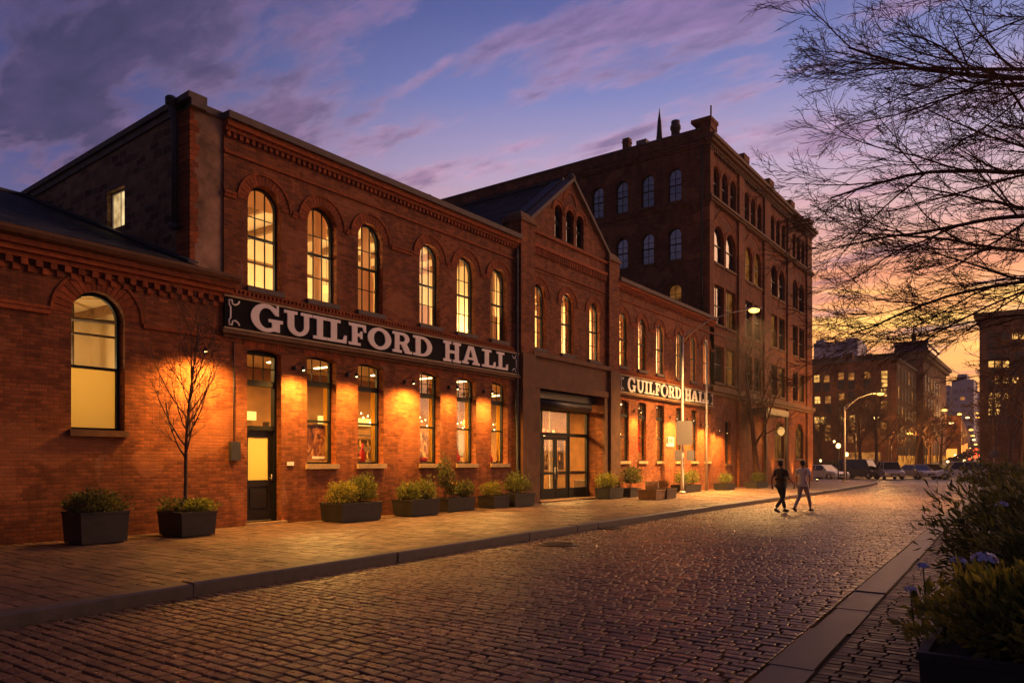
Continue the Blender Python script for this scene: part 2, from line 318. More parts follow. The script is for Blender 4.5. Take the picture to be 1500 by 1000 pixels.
# ------------------------------------------------------------------ mesh builder
class MB:
    def __init__(s): s.v = []; s.f = []; s.sm = []
    def add(s, vs, fs, smooth=False):
        b = len(s.v); s.v.extend([tuple(p) for p in vs]); s.f.extend([tuple(i + b for i in q) for q in fs]); s.sm.extend([smooth] * len(fs)); return s
    def box(s, x0, x1, y0, y1, z0, z1):
        return s.add([(x0, y0, z0), (x1, y0, z0), (x1, y1, z0), (x0, y1, z0), (x0, y0, z1), (x1, y0, z1), (x1, y1, z1), (x0, y1, z1)],
                     [(0, 3, 2, 1), (4, 5, 6, 7), (0, 1, 5, 4), (1, 2, 6, 5), (2, 3, 7, 6), (3, 0, 4, 7)])
    def hexa(s, pts):   # 8 points bottom loop then top loop
        return s.add(pts, [(0, 3, 2, 1), (4, 5, 6, 7), (0, 1, 5, 4), (1, 2, 6, 5), (2, 3, 7, 6), (3, 0, 4, 7)])
    def cham(s, x0, x1, y0, y1, z0, z1, c=.02):   # box with chamfered top rim
        a = [(x0, y0), (x1, y0), (x1, y1), (x0, y1)]; b = [(x0 + c, y0 + c), (x1 - c, y0 + c), (x1 - c, y1 - c), (x0 + c, y1 - c)]
        vs = [(x, y, z0) for x, y in a] + [(x, y, z1 - c) for x, y in a] + [(x, y, z1) for x, y in b]
        fs = [(0, 3, 2, 1), (8, 9, 10, 11)]
        for k in range(4):
            j = (k + 1) % 4; fs += [(k, j, 4 + j, 4 + k), (4 + k, 4 + j, 8 + j, 8 + k)]
        return s.add(vs, fs)
    def tube(s, pts, rad, n=8, cap=True, smooth=True):
        pts = [Vector(p) for p in pts]
        if not hasattr(rad, '__len__'): rad = [rad] * len(pts)
        vs = []; fs = []; ref = None
        for i, p in enumerate(pts):
            d = (pts[min(i + 1, len(pts) - 1)] - pts[max(i - 1, 0)])
            if d.length < 1e-9: d = Vector((0, 0, 1))
            d.normalize()
            if ref is None:
                ref = Vector((0, 0, 1)) if abs(d.z) < .9 else Vector((1, 0, 0)); a = d.cross(ref).normalized()
            else: a = (a - d * a.dot(d)).normalized()
            b = d.cross(a)
            for k in range(n):
                w = 2 * pi * k / n; vs.append(p + (a * cos(w) + b * sin(w)) * rad[i])
        for i in range(len(pts) - 1):
            for k in range(n): j = (k + 1) % n; fs.append((i * n + k, i * n + j, (i + 1) * n + j, (i + 1) * n + k))
        if cap: fs.append(tuple(range(n - 1, -1, -1))); fs.append(tuple(range((len(pts) - 1) * n, len(pts) * n)))
        return s.add(vs, fs, smooth)
    def lathe(s, c, prof, n=16, smooth=True, sx=1, sy=1):
        vs = [(c[0] + r * cos(2 * pi * k / n) * sx, c[1] + r * sin(2 * pi * k / n) * sy, c[2] + z) for r, z in prof for k in range(n)]
        fs = [(i * n + k, i * n + (k + 1) % n, (i + 1) * n + (k + 1) % n, (i + 1) * n + k) for i in range(len(prof) - 1) for k in range(n)]
        fs += [tuple(range(n - 1, -1, -1)), tuple(range((len(prof) - 1) * n, len(prof) * n))]
        return s.add(vs, fs, smooth)
    def ell(s, c, rx, ry, rz, n=10, m=6):
        return s.lathe(c, [(max(sin(pi * i / m), .02) * 1.0, -cos(pi * i / m) * rz) for i in range(m + 1)], n, True, rx, ry)
    def poly(s, outer, holes, fn, n0, n1):   # flat shape with holes, given thickness; fn(u, z, n) -> point
        loops = [outer] + list(holes); flat = [p for l in loops for p in l]
        tr = tessellate_polygon([[Vector((a, b, 0)) for a, b in l] for l in loops]); N = len(flat)
        vs = [fn(a, b, n1) for a, b in flat] + [fn(a, b, n0) for a, b in flat]
        fs = [tuple(q) for q in tr] + [(q[2] + N, q[1] + N, q[0] + N) for q in tr]; o = 0
        for l in loops:
            for k in range(len(l)): j = (k + 1) % len(l); fs.append((o + k, o + j, o + j + N, o + k + N))
            o += len(l)
        return s.add(vs, fs)
    def build(s, name, mat, parent=None, loc=None, fixn=True):
        me = bpy.data.meshes.new(name); o = bpy.data.objects.new(name, me); COL.objects.link(o)
        off = Vector((0, 0, 0))
        if parent is not None:
            o.parent = parent; q = parent
            while q is not None: off += q.location; q = q.parent
        elif loc is not None: off = Vector(loc); o.location = off
        elif s.v:
            xs = [p[0] for p in s.v]; ys = [p[1] for p in s.v]; off = Vector(((min(xs) + max(xs)) / 2, (min(ys) + max(ys)) / 2, min(p[2] for p in s.v))); o.location = off
        ox, oy, oz = off
        me.from_pydata([(a - ox, b - oy, c - oz) for a, b, c in s.v], [], s.f)
        me.materials.append(M[mat] if isinstance(mat, str) else mat)
        me.polygons.foreach_set('use_smooth', s.sm)
        if fixn and len(s.f) < 60000:
            bm = bmesh.new(); bm.from_mesh(me); bmesh.ops.recalc_face_normals(bm, faces=bm.faces); bm.to_mesh(me); bm.free()
        me.update(); return o
def tag(o, label=None, cat=None, group=None, kind=None):
    if label: o['label'] = label
    if cat: o['category'] = cat
    if group: o['group'] = group
    if kind: o['kind'] = kind
    return o
def thing(name, loc, label, cat, group=None, rz=0):
    o = bpy.data.objects.new(name, None); COL.objects.link(o); o.location = loc; o.rotation_euler = (0, 0, rz); o.empty_display_size = .3
    return tag(o, label, cat, group)
def copy_tree(o, parent=None):
    c = o.copy(); COL.objects.link(c)
    if parent is not None: c.parent = parent
    for ch in list(o.children): copy_tree(ch, c)
    return c
def light(kind, loc, power, color, radius=.1, target=None, size=1, blend=.5, parent=None):
    d = bpy.data.lights.new('lamp_light', kind); d.energy = power; d.color = color
    if kind == 'AREA': d.shape = 'RECTANGLE'; d.size = size if not hasattr(size, '__len__') else size[0]; d.size_y = size if not hasattr(size, '__len__') else size[1]
    else: d.shadow_soft_size = radius
    if kind == 'SPOT': d.spot_size = radians(size); d.spot_blend = blend
    o = bpy.data.objects.new('lamp_light', d); COL.objects.link(o); o.location = loc
    if target is not None: o.rotation_euler = (Vector(target) - Vector(loc)).to_track_quat('-Z', 'Y').to_euler()
    if parent is not None:
        o.parent = parent; o.location = Vector(loc) - parent.location
    return o
# ------------------------------------------------------------------ facade frames
class Fr:                                   # a wall plane: u along it, n outwards
    def __init__(s, o, u, n): s.o = Vector(o); s.u = Vector(u); s.n = Vector(n)
    def __call__(s, u, z, n=0): return s.o + s.u * u + s.n * n + Vector((0, 0, z))
    def box(s, mb, u0, u1, z0, z1, n0, n1):
        return mb.hexa([s(u0, z0, n0), s(u1, z0, n0), s(u1, z0, n1), s(u0, z0, n1), s(u0, z1, n0), s(u1, z1, n0), s(u1, z1, n1), s(u0, z1, n1)])
def opening(u0, u1, z0, z1, rise=0, n=14):
    if rise <= 0: return [(u0, z0), (u1, z0), (u1, z1), (u0, z1)]
    r = (u1 - u0) / 2; R = (r * r + rise * rise) / (2 * rise); cz = z1 - R; cu = (u0 + u1) / 2; a = math.asin(min(1, r / R))
    return [(u0, z0), (u1, z0)] + [(cu + R * sin(a - 2 * a * k / n), cz + R * cos(a - 2 * a * k / n)) for k in range(n + 1)]
def ztop(u, u0, u1, z1, rise):
    if rise <= 0: return z1
    r = (u1 - u0) / 2; R = (r * r + rise * rise) / (2 * rise); q = u - (u0 + u1) / 2
    return z1 - R + sqrt(max(R * R - q * q, 0))
def voussoirs(mb, fr, u0, u1, z1, rise, w=.24, n1=.014, nb=None, gap=.006, n0=-.10, hood=True):
    r = (u1 - u0) / 2; R = (r * r + rise * rise) / (2 * rise); cz = z1 - R; cu = (u0 + u1) / 2; a = math.asin(min(1, r / R))
    nb = nb or max(9, int(2 * a * R / .085)); R0 = R + .003
    for k in range(nb):
        a0 = -a + 2 * a * k / nb + gap / R; a1 = -a + 2 * a * (k + 1) / nb - gap / R
        pr = n1 + random.uniform(-.004, .004); q = []
        for nn in (n0, pr):
            q += [fr(cu + R0 * sin(a0), cz + R0 * cos(a0), nn), fr(cu + R0 * sin(a1), cz + R0 * cos(a1), nn), fr(cu + (R0 + w) * sin(a1), cz + (R0 + w) * cos(a1), nn), fr(cu + (R0 + w) * sin(a0), cz + (R0 + w) * cos(a0), nn)]
        mb.hexa(q)
    if hood:
        N = 20; Ra = R0 + w + .004; Rb = Ra + .055
        for k in range(N):
            a0 = -a + 2 * a * k / N; a1 = -a + 2 * a * (k + 1) / N; q = []
            for nn in (n0, n1 + .022): q += [fr(cu + Ra * sin(a0), cz + Ra * cos(a0), nn), fr(cu + Ra * sin(a1), cz + Ra * cos(a1), nn), fr(cu + Rb * sin(a1), cz + Rb * cos(a1), nn), fr(cu + Rb * sin(a0), cz + Rb * cos(a0), nn)]
            mb.hexa(q)
def window(parent, fr, u0, u1, z0, z1, rise=0, back=.24, fw=.055, cols=3, rows=(2, 2), rail=.5, fmat='frame', pane='glass', sill='sill', ring=None, ringw=.24, lower=None, bar=.011, name='window'):
    """window part > pane, sill, arch_surround"""
    fb = MB(); g = .004
    a0, a1 = u0 + g, u1 - g; A = opening(a0, a1, z0 + g, z1 - g, rise - g if rise else 0); ri = max(rise - fw - g, .01) if rise else 0
    B = opening(a0 + fw, a1 - fw, z0 + fw, z1 - fw, ri)
    n0, n1 = -back - .07, -back + .02; N = len(A)
    vs = [fr(*p, n1) for p in A] + [fr(*p, n1) for p in B] + [fr(*p, n0) for p in A] + [fr(*p, n0) for p in B]; fs = []
    for k in range(N): j = (k + 1) % N; fs += [(k, j, N + j, N + k), (N + k, N + j, 3 * N + j, 3 * N + k), (2 * N + k, 3 * N + k, 3 * N + j, 2 * N + j), (k, 2 * N + k, 2 * N + j, j)]
    fb.add(vs, fs)
    zr = z0 + (z1 - z0) * rail
    if rail: fr.box(fb, a0 + fw - .004, a1 - fw + .004, zr - .028, zr + .028, -back - .05, -back + .035)
    iu0, iu1 = a0 + fw, a1 - fw
    for c in range(1, cols):
        u = iu0 + (iu1 - iu0) * c / cols
        fr.box(fb, u - bar, u + bar, z0 + fw - .004, ztop(u, iu0, iu1, z1 - fw, ri) + .004, -back - .022, -back + .010)
    zs = []
    if rail:
        zs += [z0 + fw + (zr - z0 - fw) * k / rows[1] for k in range(1, rows[1])] + [zr + (z1 - (rise * .55) - zr) * k / rows[0] if rise else zr + (z1 - fw - zr) * k / rows[0] for k in range(1, rows[0])]
    else: zs += [z0 + fw + (z1 - z0 - 2 * fw) * k / rows[0] for k in range(1, rows[0])]
    for z in zs: fr.box(fb, iu0 - .003, iu1 + .003, z - bar, z + bar, -back - .019, -back + .007)
    w = fb.build(name, fmat, parent)
    pb = MB(); C = opening(a0 + fw * .6, a1 - fw * .6, z0 + fw * .6, z1 - fw * .6, max(rise - fw * .6, .01) if rise else 0)
    vs = [fr(*p, -back - .012) for p in C]
    pb.add(vs, [tuple(range(len(vs)))]); pb.build('pane', pane, w)
    if sill:
        sb = MB(); fr.box(sb, u0 - .05, u1 + .05, z0 - .13, z0 + .002, -back - .06, .085)
        sb.build('sill', sill, w)
    if ring:
        rb = MB(); voussoirs(rb, fr, u0, u1, z1, rise, ringw); rb.build('arch_surround', ring, w)
    return w
def soldier(mb, fr, u0, u1, z, h=.23, n1=.012):
    n = int((u1 - u0 + .2) / .082); st = (u1 - u0 + .2) / n
    for k in range(n): a = u0 - .1 + st * k; fr.box(mb, a + .005, a + st - .005, z + .004, z + h, -.06, n1 + random.uniform(-.003, .003))
def dentils(mb, fr, u0, u1, z0, z1, step, w, n1):
    u = u0
    while u + w < u1: fr.box(mb, u, u + w, z0, z1, -.02, n1); u += step
FX = -16.0
F = Fr((FX, 0, 0), (0, 1, 0), (1, 0, 0))           # the street facade, u = y

def room(parent, x0, x1, y0, y1, z0, z1, wallmat='cream_wall', ceil='ceiling', floor='dark_wood'):
    t = .08
    r = MB(); r.box(x0 - t, x0, y0 - t, y1 + t, z0, z1); r.box(x0, x1, y0 - t, y0, z0, z1); r.box(x0, x1, y1, y1 + t, z0, z1); o = r.build('room_wall', wallmat, parent)
    MB().box(x0 - t, x1, y0 - t, y1 + t, z1 + .002, z1 + t).build('room_ceiling', ceil, parent)
    MB().box(x0 - t, x1, y0 - t, y1 + t, z0 - t, z0 - .002).build('room_floor', floor, parent)
    if z1 > 9 or wallmat == 'cream_wall':
        y = y0 + .7; b = MB()
        while y < y1: b.box(x0, x1 - .02, y - .07, y + .07, z1 - .20, z1 - .002); y += 1.35
        b.build('ceiling_beam', 'wood', parent)
        b = MB(); b.box(x0 + .002, x0 + .05, y0 + .01, y1 - .01, z0, z0 + 1.2); b.box(x0 + .002, x0 + .07, y0 + .01, y1 - .01, z0 + 2.75, z0 + 2.87); b.build('wall_panelling', 'wood', parent)
# ================================================================== HALL (six bays)
def wall(parent, fr, outer, holes, mat, thick=.36, name='wall', n1=0):
    b = MB(); b.poly(outer, holes, fr, -thick, n1); return b.build(name, mat, parent)
UP = [(10.95, 11.93), (12.76, 13.76), (14.53, 15.50), (17.07, 18.04), (18.87, 19.85), (20.70, 21.66)]
GR = [(12.74, 13.74), (14.53, 15.53), (17.08, 18.04), (18.86, 19.88), (20.71, 21.69)]
hall = thing('brick_hall', (FX, 16, .15), 'long two-storey red brick hall with six arched upper windows above its large name board', 'building')
holes = [opening(a, b, 6.03, 8.60, (b - a) / 2) for a, b in UP] + [opening(a, b, 1.66, 4.55, .10, 6) for a, b in GR] + [opening(10.93, 11.93, .22, 4.52, .08, 6)]
wall(hall, F, [(10.3, .15), (22.26, .15), (22.26, 9.62), (10.3, 9.62)], holes, 'brick')
for a, b in UP: window(hall, F, a, b, 6.03, 8.60, (b - a) / 2, back=.21, ring='arch', sill='coping')
def shopwin(parent, a, b, z0=1.66, z1=4.55, sill='sill', rise=.10, back=.24):
    """tall ground-floor sash: gridded transom, dark transom bar, two plain sashes"""
    zt = z0 + (z1 - z0) * .755
    w = window(parent, F, a, b, z0, z1, rise, back=back, cols=1, rows=(1, 1), rail=.40, sill=sill)
    k_ = .24 - back; e = MB(); F.box(e, a + .05, b - .05, zt - .09, zt + .05, -.30 + k_, -.17 + k_)
    for c in (1, 2): u = a + .06 + (b - a - .12) * c / 3; F.box(e, u - .009, u + .009, zt + .04, z1 - .07, -.262 + k_, -.232 + k_)
    zz = (zt + z1) / 2; F.box(e, a + .05, b - .05, zz - .009, zz + .009, -.259 + k_, -.236 + k_)
    e.build('transom_bar', 'frame', w)
    r = MB(); soldier(r, F, a, b, z1 + .0, .22); r.build('lintel', 'arch', w)
for a, b in GR: shopwin(hall, a, b)
# left door
def hall_door():
    a, b = 10.93, 11.93; d = MB()
    for q in ((a + .004, a + .07, .22, 4.44), (b - .07, b - .004, .22, 4.44)): F.box(d, q[0], q[1], q[2], q[3], -.34, -.19)
    for z0, z1 in ((4.40, 4.50), (3.62, 3.76), (2.52, 2.62)): F.box(d, a + .07, b - .07, z0, z1, -.34, -.185)
    for c in (1, 2): u = a + .07 + .86 * c / 3; F.box(d, u - .009, u + .009, 3.76, 4.40, -.28, -.25)
    F.box(d, a + .07, b - .07, 4.07, 4.09, -.277, -.253)
    w = d.build('door_frame', 'frame', hall)
    p = MB(); p.add([F(a + .06, 2.6, -.29), F(b - .06, 2.6, -.29), F(b - .06, 4.42, -.29), F(a + .06, 4.42, -.29)], [(0, 1, 2, 3)]); p.build('pane', 'glass', w)
    l = MB(); u0, u1 = a + .075, b - .075; z0, z1 = .25, 2.515
    F.box(l, u0, u0 + .13, z0, z1, -.31, -.26); F.box(l, u1 - .13, u1, z0, z1, -.31, -.26)
    for q0, q1 in ((z0, .50), (1.10, 1.26), (2.33, z1)): F.box(l, u0 + .13, u1 - .13, q0, q1, -.31, -.26)
    F.box(l, u0 + .13, u1 - .13, .5, 1.10, -.305, -.285); F.box(l, u0 + .19, u1 - .19, .56, 1.04, -.285, -.268)
    lo = l.build('door', 'door', hall)
    g = MB(); g.add([F(u0 + .12, 1.25, -.285), F(u1 - .12, 1.25, -.285), F(u1 - .12, 2.34, -.285), F(u0 + .12, 2.34, -.285)], [(0, 1, 2, 3)]); g.build('door_glass', 'frosted', lo)
    h = MB(); h.tube([F(u1 - .07, 1.30, -.26), F(u1 - .07, 1.30, -.20)], .012); h.tube([F(u1 - .07, 1.24, -.20), F(u1 - .07, 1.40, -.20)], .014); h.build('handle', 'metal', lo)
    s = MB(); F.box(s, a - .06, b + .12, .15, .22, -.36, .10); s.build('doorstep', 'sill', hall)
    r = MB(); soldier(r, F, a, b, 4.52, .22); r.build('lintel', 'arch', hall)
    pl = MB(); F.box(pl, 12.10, 12.30, 1.62, 1.72, .0, .03); pl.build('nameplate', 'cream', hall)
hall_door()
# stringcourses, cornice, coping
def trims(parent, y0, y1, imp=True, ups=()):
    c = MB(); F.box(c, y0, y1, 9.10, 9.17, -.01, .045); F.box(c, y0, y1, 9.62, 9.72, -.36, .10); F.box(c, y0, y1, 9.721, 9.86, -.36, .17)
    dentils(c, F, y0 + .05, y1, 9.50, 9.618, .17, .09, .07); c.build('cornice', 'arch', parent)
    k = MB(); F.box(k, y0 - .02, y1, 9.863, 10.03, -.42, .26); k.build('coping', 'coping', parent)
    b = MB(); prev = y0
    for (a, e) in list(ups) + [(y1 + .33, 0)]:
        if a - .33 > prev: b = MB(); F.box(b, prev, a - .33, 8.06, 8.15, -.01, .035); F.box(b, prev, a - .33, 8.149, 8.20, -.01, .06); b.build('impost_band', 'arch', parent)
        prev = e + .33
    s = MB(); F.box(s, y0, y1, 5.86, 5.90, -.01, .06); dentils(s, F, y0 + .03, y1, 5.775, 5.856, .12, .06, .07); F.box(s, y0, y1, 5.71, 5.77, -.01, .10); s.build('string_course', 'arch', parent)
trims(hall, 10.3, 22.26, True, UP)
s = MB(); F.box(s, 10.18, 22.32, 4.78, 4.86, -.01, .16); F.box(s, 10.25, 22.28, 4.70, 4.775, -.01, .07); s.build('string_course', 'stone', hall)
p = MB(); p.tube([(FX + .10, 22.12, 9.5), (FX + .10, 22.12, .25), (FX + .22, 22.12, .18)], .055, 8)
for z in (1.2, 3.2, 5.3, 7.3, 9.2): p.box(FX + .0, FX + .13, 22.05, 22.19, z, z + .05)
p.build('shadow_line_pipe', 'pipe', hall)  # added dark pipe standing in for the shadow line beside the entrance
p = MB(); p.tube([(FX + .02, 10.55, 4.6), (FX + .02, 10.55, 2.2)], .015, 5); p.box(FX, FX + .12, 10.43, 10.67, 1.75, 2.2); p.build('meter_box', 'pipe', hall)
# corner strip of stucco and rubble side wall
st = MB(); st.box(FX - .5, FX - .05, 9.50, 10.298, 5.7, 9.86); st.build('corner_pier', 'stucco', hall)
st = MB()
for k in range(28): 
    z = 6.1 + k * .135; w = random.uniform(.05, .2); st.box(FX - .6, FX - .04, 9.46, 9.50 + w, z, z + .12)
st.build('corner_brick', 'arch', hall)
q = MB(); q.box(FX - .55, FX + .02, 9.42, 10.30, 9.863, 10.02); q.build('coping', 'coping', hall)
SW = Fr((0, 9.47, 0), (-1, 0, 0), (0, -1, 0))
b = MB(); b.poly([(16.10, .15), (26, .15), (26, 9.45), (16.10, 9.85)], [[(19.05, 7.72), (19.95, 7.72), (19.95, 8.72), (19.05, 8.72)]], SW, -.34, 0); b.build('wall', 'rubble', hall)
w = window(hall, SW, 19.05, 19.95, 7.72, 8.72, 0, back=.14, cols=2, rows=(1, 1), rail=.0, fw=.05, sill=None, fmat='white_paint', pane='lit_blind')
b = MB()
for z0, z1, n in ((0, .16, .05), (.16, .30, .12)): b.hexa([SW(15.9, 9.86 + z0, -.34), SW(26.1, 9.44 + z0, -.34), SW(26.1, 9.44 + z0, n), SW(15.9, 9.86 + z0, n), SW(15.9, 9.86 + z1, -.34), SW(26.1, 9.44 + z1, -.34), SW(26.1, 9.44 + z1, n), SW(15.9, 9.86 + z1, n)])
b.build('parapet', 'coping', hall)
p = MB(); p.tube([(-16.45, 9.30, 9.98), (-16.45, 9.22, 9.92), (-16.45, 9.30, 9.7), (-16.45, 9.33, 9.5), (-16.45, 9.33, 7.15)], [.07, .085, .07, .07, .07], 10); p.lathe((-16.45, 9.33, 7.08), [(.05, 0), (.095, .03), (.095, .12), (.07, .16)], 10)
p.lathe((-16.45, 9.24, 9.88), [(.08, 0), (.13, .06), (.13, .2), (.10, .24)], 10); p.build('drainpipe', 'pipe', hall)
b = MB(); b.box(-30, FX - .37, 9.9, 22.3, 9.3, 9.5); b.build('roof', 'lead', hall)
b = MB(); b.box(-30, -29.7, 9.9, 22.3, .15, 9.3); b.build('wall', 'brick_dark_shaded', hall)
v = MB(); v.lathe((-16.55, 18.1, 9.9), [(.10, 0), (.10, .30), (.15, .31), (.15, .40), (.12, .41), (.12, .50), (.05, .55)], 10); v.build('vent_pipe', 'coping', hall)
room(hall, -21.6, FX - .37, 9.95, 22.2, 5.55, 9.25); room(hall, -22.6, FX - .37, 9.95, 41.2, .2, 5.0, 'brown_wall')
# ================================================================== OUTBUILDING (left)
outb = thing('brick_outbuilding', (FX, 4, .15), 'low red brick building at the left edge with slate roof and one big arched window', 'building')
wall(outb, F, [(-6, .15), (10.298, .15), (10.298, 5.62), (-6, 5.62)], [opening(6.89, 7.96, 2.37, 5.24, .53)], 'brick')
w = window(outb, F, 6.89, 7.96, 2.37, 5.24, .53, cols=1, rows=(1, 1), rail=.455, sill='stone', ring='arch', ringw=.34, fw=.06)
g = MB(); g.add([F(6.93, 2.43, -.30), F(7.92, 2.43, -.30), F(7.92, 3.66, -.30), F(6.93, 3.66, -.30)], [(0, 1, 2, 3)]); g.build('frosted_pane', 'frosted', w)
c = MB(); F.box(c, -6, 10.42, 5.625, 5.72, -.36, .10); dentils(c, F, -6, 10.42, 5.50, 5.622, .26, .12, .09); dentils(c, F, -5.87, 10.42, 5.38, 5.498, .26, .12, .05)
F.box(c, -6, 10.45, 5.722, 5.83, -.36, .18); F.box(c, -6, 10.47, 5.832, 5.95, -.36, .26); F.box(c, -6, 6.5, 4.62, 4.70, -.01, .05); F.box(c, 8.35, 10.2, 4.62, 4.70, -.01, .05); F.box(c, -6, 6.5, 4.72, 4.78, -.01, .03)
c.build('cornice', 'arch', outb)
gt = MB(); prof = [(.26, 6.06), (.26, 5.96), (.30, 5.955), (.37, 5.99), (.40, 6.06), (.41, 6.12), (.385, 6.12), (.36, 6.03), (.30, 6.0), (.28, 6.06)]
vs = [F(y, z, n) for y in (-6, 10.52) for n, z in prof]; N = len(prof); gt.add(vs, [(k, (k + 1) % N, N + (k + 1) % N, N + k) for k in range(N)] + [tuple(range(N)), tuple(range(2 * N - 1, N - 1, -1))]); gt.build('gutter', 'gutter', outb)
rf = MB()
def slope(mb, x0, z0, x1, z1, y0, y1, t=.08): mb.hexa([(x0, y0, z0), (x1, y0, z1), (x1, y1, z1), (x0, y1, z0), (x0, y0, z0 + t), (x1, y0, z1 + t), (x1, y1, z1 + t), (x0, y1, z0 + t)])
slope(rf, FX + .32, 6.08, -24.5, 9.42, -6, 9.46)
slope(rf, -24.5, 9.42, -33, 6.1, -6, 9.46); rf.build('roof', 'slate', outb)
rf = MB(); slope(rf, FX + .30, 6.20, -24.5, 9.53, 9.22, 9.46, .05); rf.tube([(-24.5, -6, 9.52), (-24.5, 9.46, 9.52)], .09, 8); rf.build('flashing', 'lead', outb)
b = MB(); b.box(-33, FX - .37, -6, -5.7, .15, 6.1); b.build('wall', 'brick_dark_shaded', outb)
room(outb, -20.5, FX - .37, 4.2, 9.3, .2, 5.55)
# ================================================================== GABLED ENTRANCE BLOCK
ent = thing('gabled_entrance_block', (FX, 26.1, .15), 'gabled brick entrance block with dark slate roof and wide double doorway between stone piers', 'building')
UC = [(23.18, 24.14), (25.28, 26.23), (27.44, 28.39)]
GB = [(24.79, 25.35, 11.93), (25.64, 26.22, 11.95), (26.43, 27.02, 11.93)]
holes = [opening(a, b, 6.06, 8.52, (b - a) / 2) for a, b in UC] + [opening(a, b, 10.60, z, (b - a) / 2, 10) for a, b, z in GB] + [[(23.60, .16), (28.65, .16), (28.65, 4.53), (23.60, 4.53)]]
wall(ent, F, [(22.27, .15), (29.97, .15), (29.97, 10.75), (29.2, 10.75), (26.09, 13.15), (23.0, 10.75), (22.27, 10.75)], holes, 'brick', .40, n1=.03)
F3 = Fr((FX + .03, 0, 0), (0, 1, 0), (1, 0, 0))
for a, b in UC: window(ent, F3, a, b, 6.06, 8.52, (b - a) / 2, back=.17, ring='arch', sill='coping')
for a, b, z in GB: window(ent, F3, a, b, 10.60, z, (b - a) / 2, back=.16, cols=1, rows=(1, 1), rail=.5, fw=.045, pane='dark_glass', sill=None, ring='arch', ringw=.16)
t = MB()
for u0, u1 in ((22.3, 23.2), (29.0, 29.95)):
    t = MB(); F3.box(t, u0, u1, 5.73, 10.6, -.1, .14); t.build('pier', 'brick', ent)
    t = MB(); um = (u0 + u1) / 2; F3.box(t, u0 - .06, u1 + .06, 10.602, 10.72, -.75, .20); vs = []
    for e, z_ in ((0, 10.722), (.04, 10.86), (.16, 11.0), (.34, 11.08)):
        vs += [F3(u0 - .02 + e, z_, -.70 + e), F3(u1 + .02 - e, z_, -.70 + e), F3(u1 + .02 - e, z_, .16 - e), F3(u0 - .02 + e, z_, .16 - e)]
    t.add(vs, [(0, 3, 2, 1), (12, 13, 14, 15)] + [(i * 4 + k, i * 4 + (k + 1) % 4, i * 4 + 4 + (k + 1) % 4, i * 4 + 4 + k) for i in range(3) for k in range(4)]); t.build('pier_cap', 'stone', ent)
    t = MB(); F3.box(t, u0 + .04, u1 - .04, .6, 5.72, -.1, .20); F3.box(t, u0 - .02, u1 + .02, .15, .598, -.1, .26); t.build('stone_pier', 'stone', ent)
t = MB(); F3.box(t, 23.30, 23.598, .15, 4.75, -.1, .10); F3.box(t, 28.652, 28.95, .15, 4.75, -.1, .10); F3.box(t, 23.18, 29.0, 4.53, 4.78, -.36, .13); F3.box(t, 23.18, 29.0, 4.782, 5.72, -.1, .05); F3.box(t, 23.1, 29.05, 5.722, 5.90, -.1, .16); t.build('lintel', 'stone', ent)
t = MB(); dentils(t, F3, 23.2, 29.0, 9.62, 9.88, .14, .07, .06); F3.box(t, 23.18, 29.0, 9.89, 10.02, -.05, .09); F3.box(t, 22.9, 29.3, 10.42, 10.52, -.05, .08); F3.box(t, 23.2, 29.0, 9.10, 9.17, -.02, .045); F3.box(t, 23.2, 29.0, 8.95, 8.99, -.02, .02); t.build('string_course', 'arch', ent)
t = MB()
for (ua, za, ub, zb) in ((22.95, 10.72, 26.09, 13.18), (26.09, 13.18, 29.25, 10.72)):
    q = []
    for n in (-.45, .12): q += [F3(ua, za, n), F3(ub, zb, n), F3(ub, zb + .16, n), F3(ua, za + .16, n)]
    t.hexa(q)
t.lathe((FX + .0, 26.09, 13.25), [(.16, 0), (.18, .1), (.12, .2), (.04, .26)], 8); t.build('coping', 'coping', ent)
t = MB(); voussoirs(t, F3, 25.50, 26.36, 12.62, .42, .12, .03, hood=False); t.build('blind_arch', 'arch', ent)
rf = MB()
for (ya, za, yb, zb) in ((22.6, 10.5, 26.09, 13.22), (26.09, 13.22, 29.6, 10.5)):
    rf.hexa([(-36, ya, za), (FX - .40, ya, za), (FX - .40, yb, zb), (-36, yb, zb), (-36, ya, za + .10), (FX - .40, ya, za + .10), (FX - .40, yb, zb + .10), (-36, yb, zb + .10)])
rf.build('roof', 'slate', ent)
rf = MB(); rf.tube([(-36, 26.09, 13.36), (FX - .4, 26.09, 13.36)], .09, 8); rf.hexa([(-16.9, 22.6, 10.66), (FX - .40, 22.6, 10.66), (FX - .40, 26.09, 13.38), (-16.9, 26.09, 13.38), (-16.9, 22.6, 10.68), (FX - .40, 22.6, 10.68), (FX - .40, 26.09, 13.41), (-16.9, 26.09, 13.41)]); rf.build('flashing', 'lead', ent)
b = MB(); b.box(-36, FX - .40, 22.5, 22.7, 9.2, 10.6); b.box(-36, FX - .4, 29.5, 29.7, 9.2, 10.6); b.build('wall', 'brick_dark_shaded', ent)
room(ent, -21.6, FX - .37, 22.35, 29.9, 5.55, 9.25)
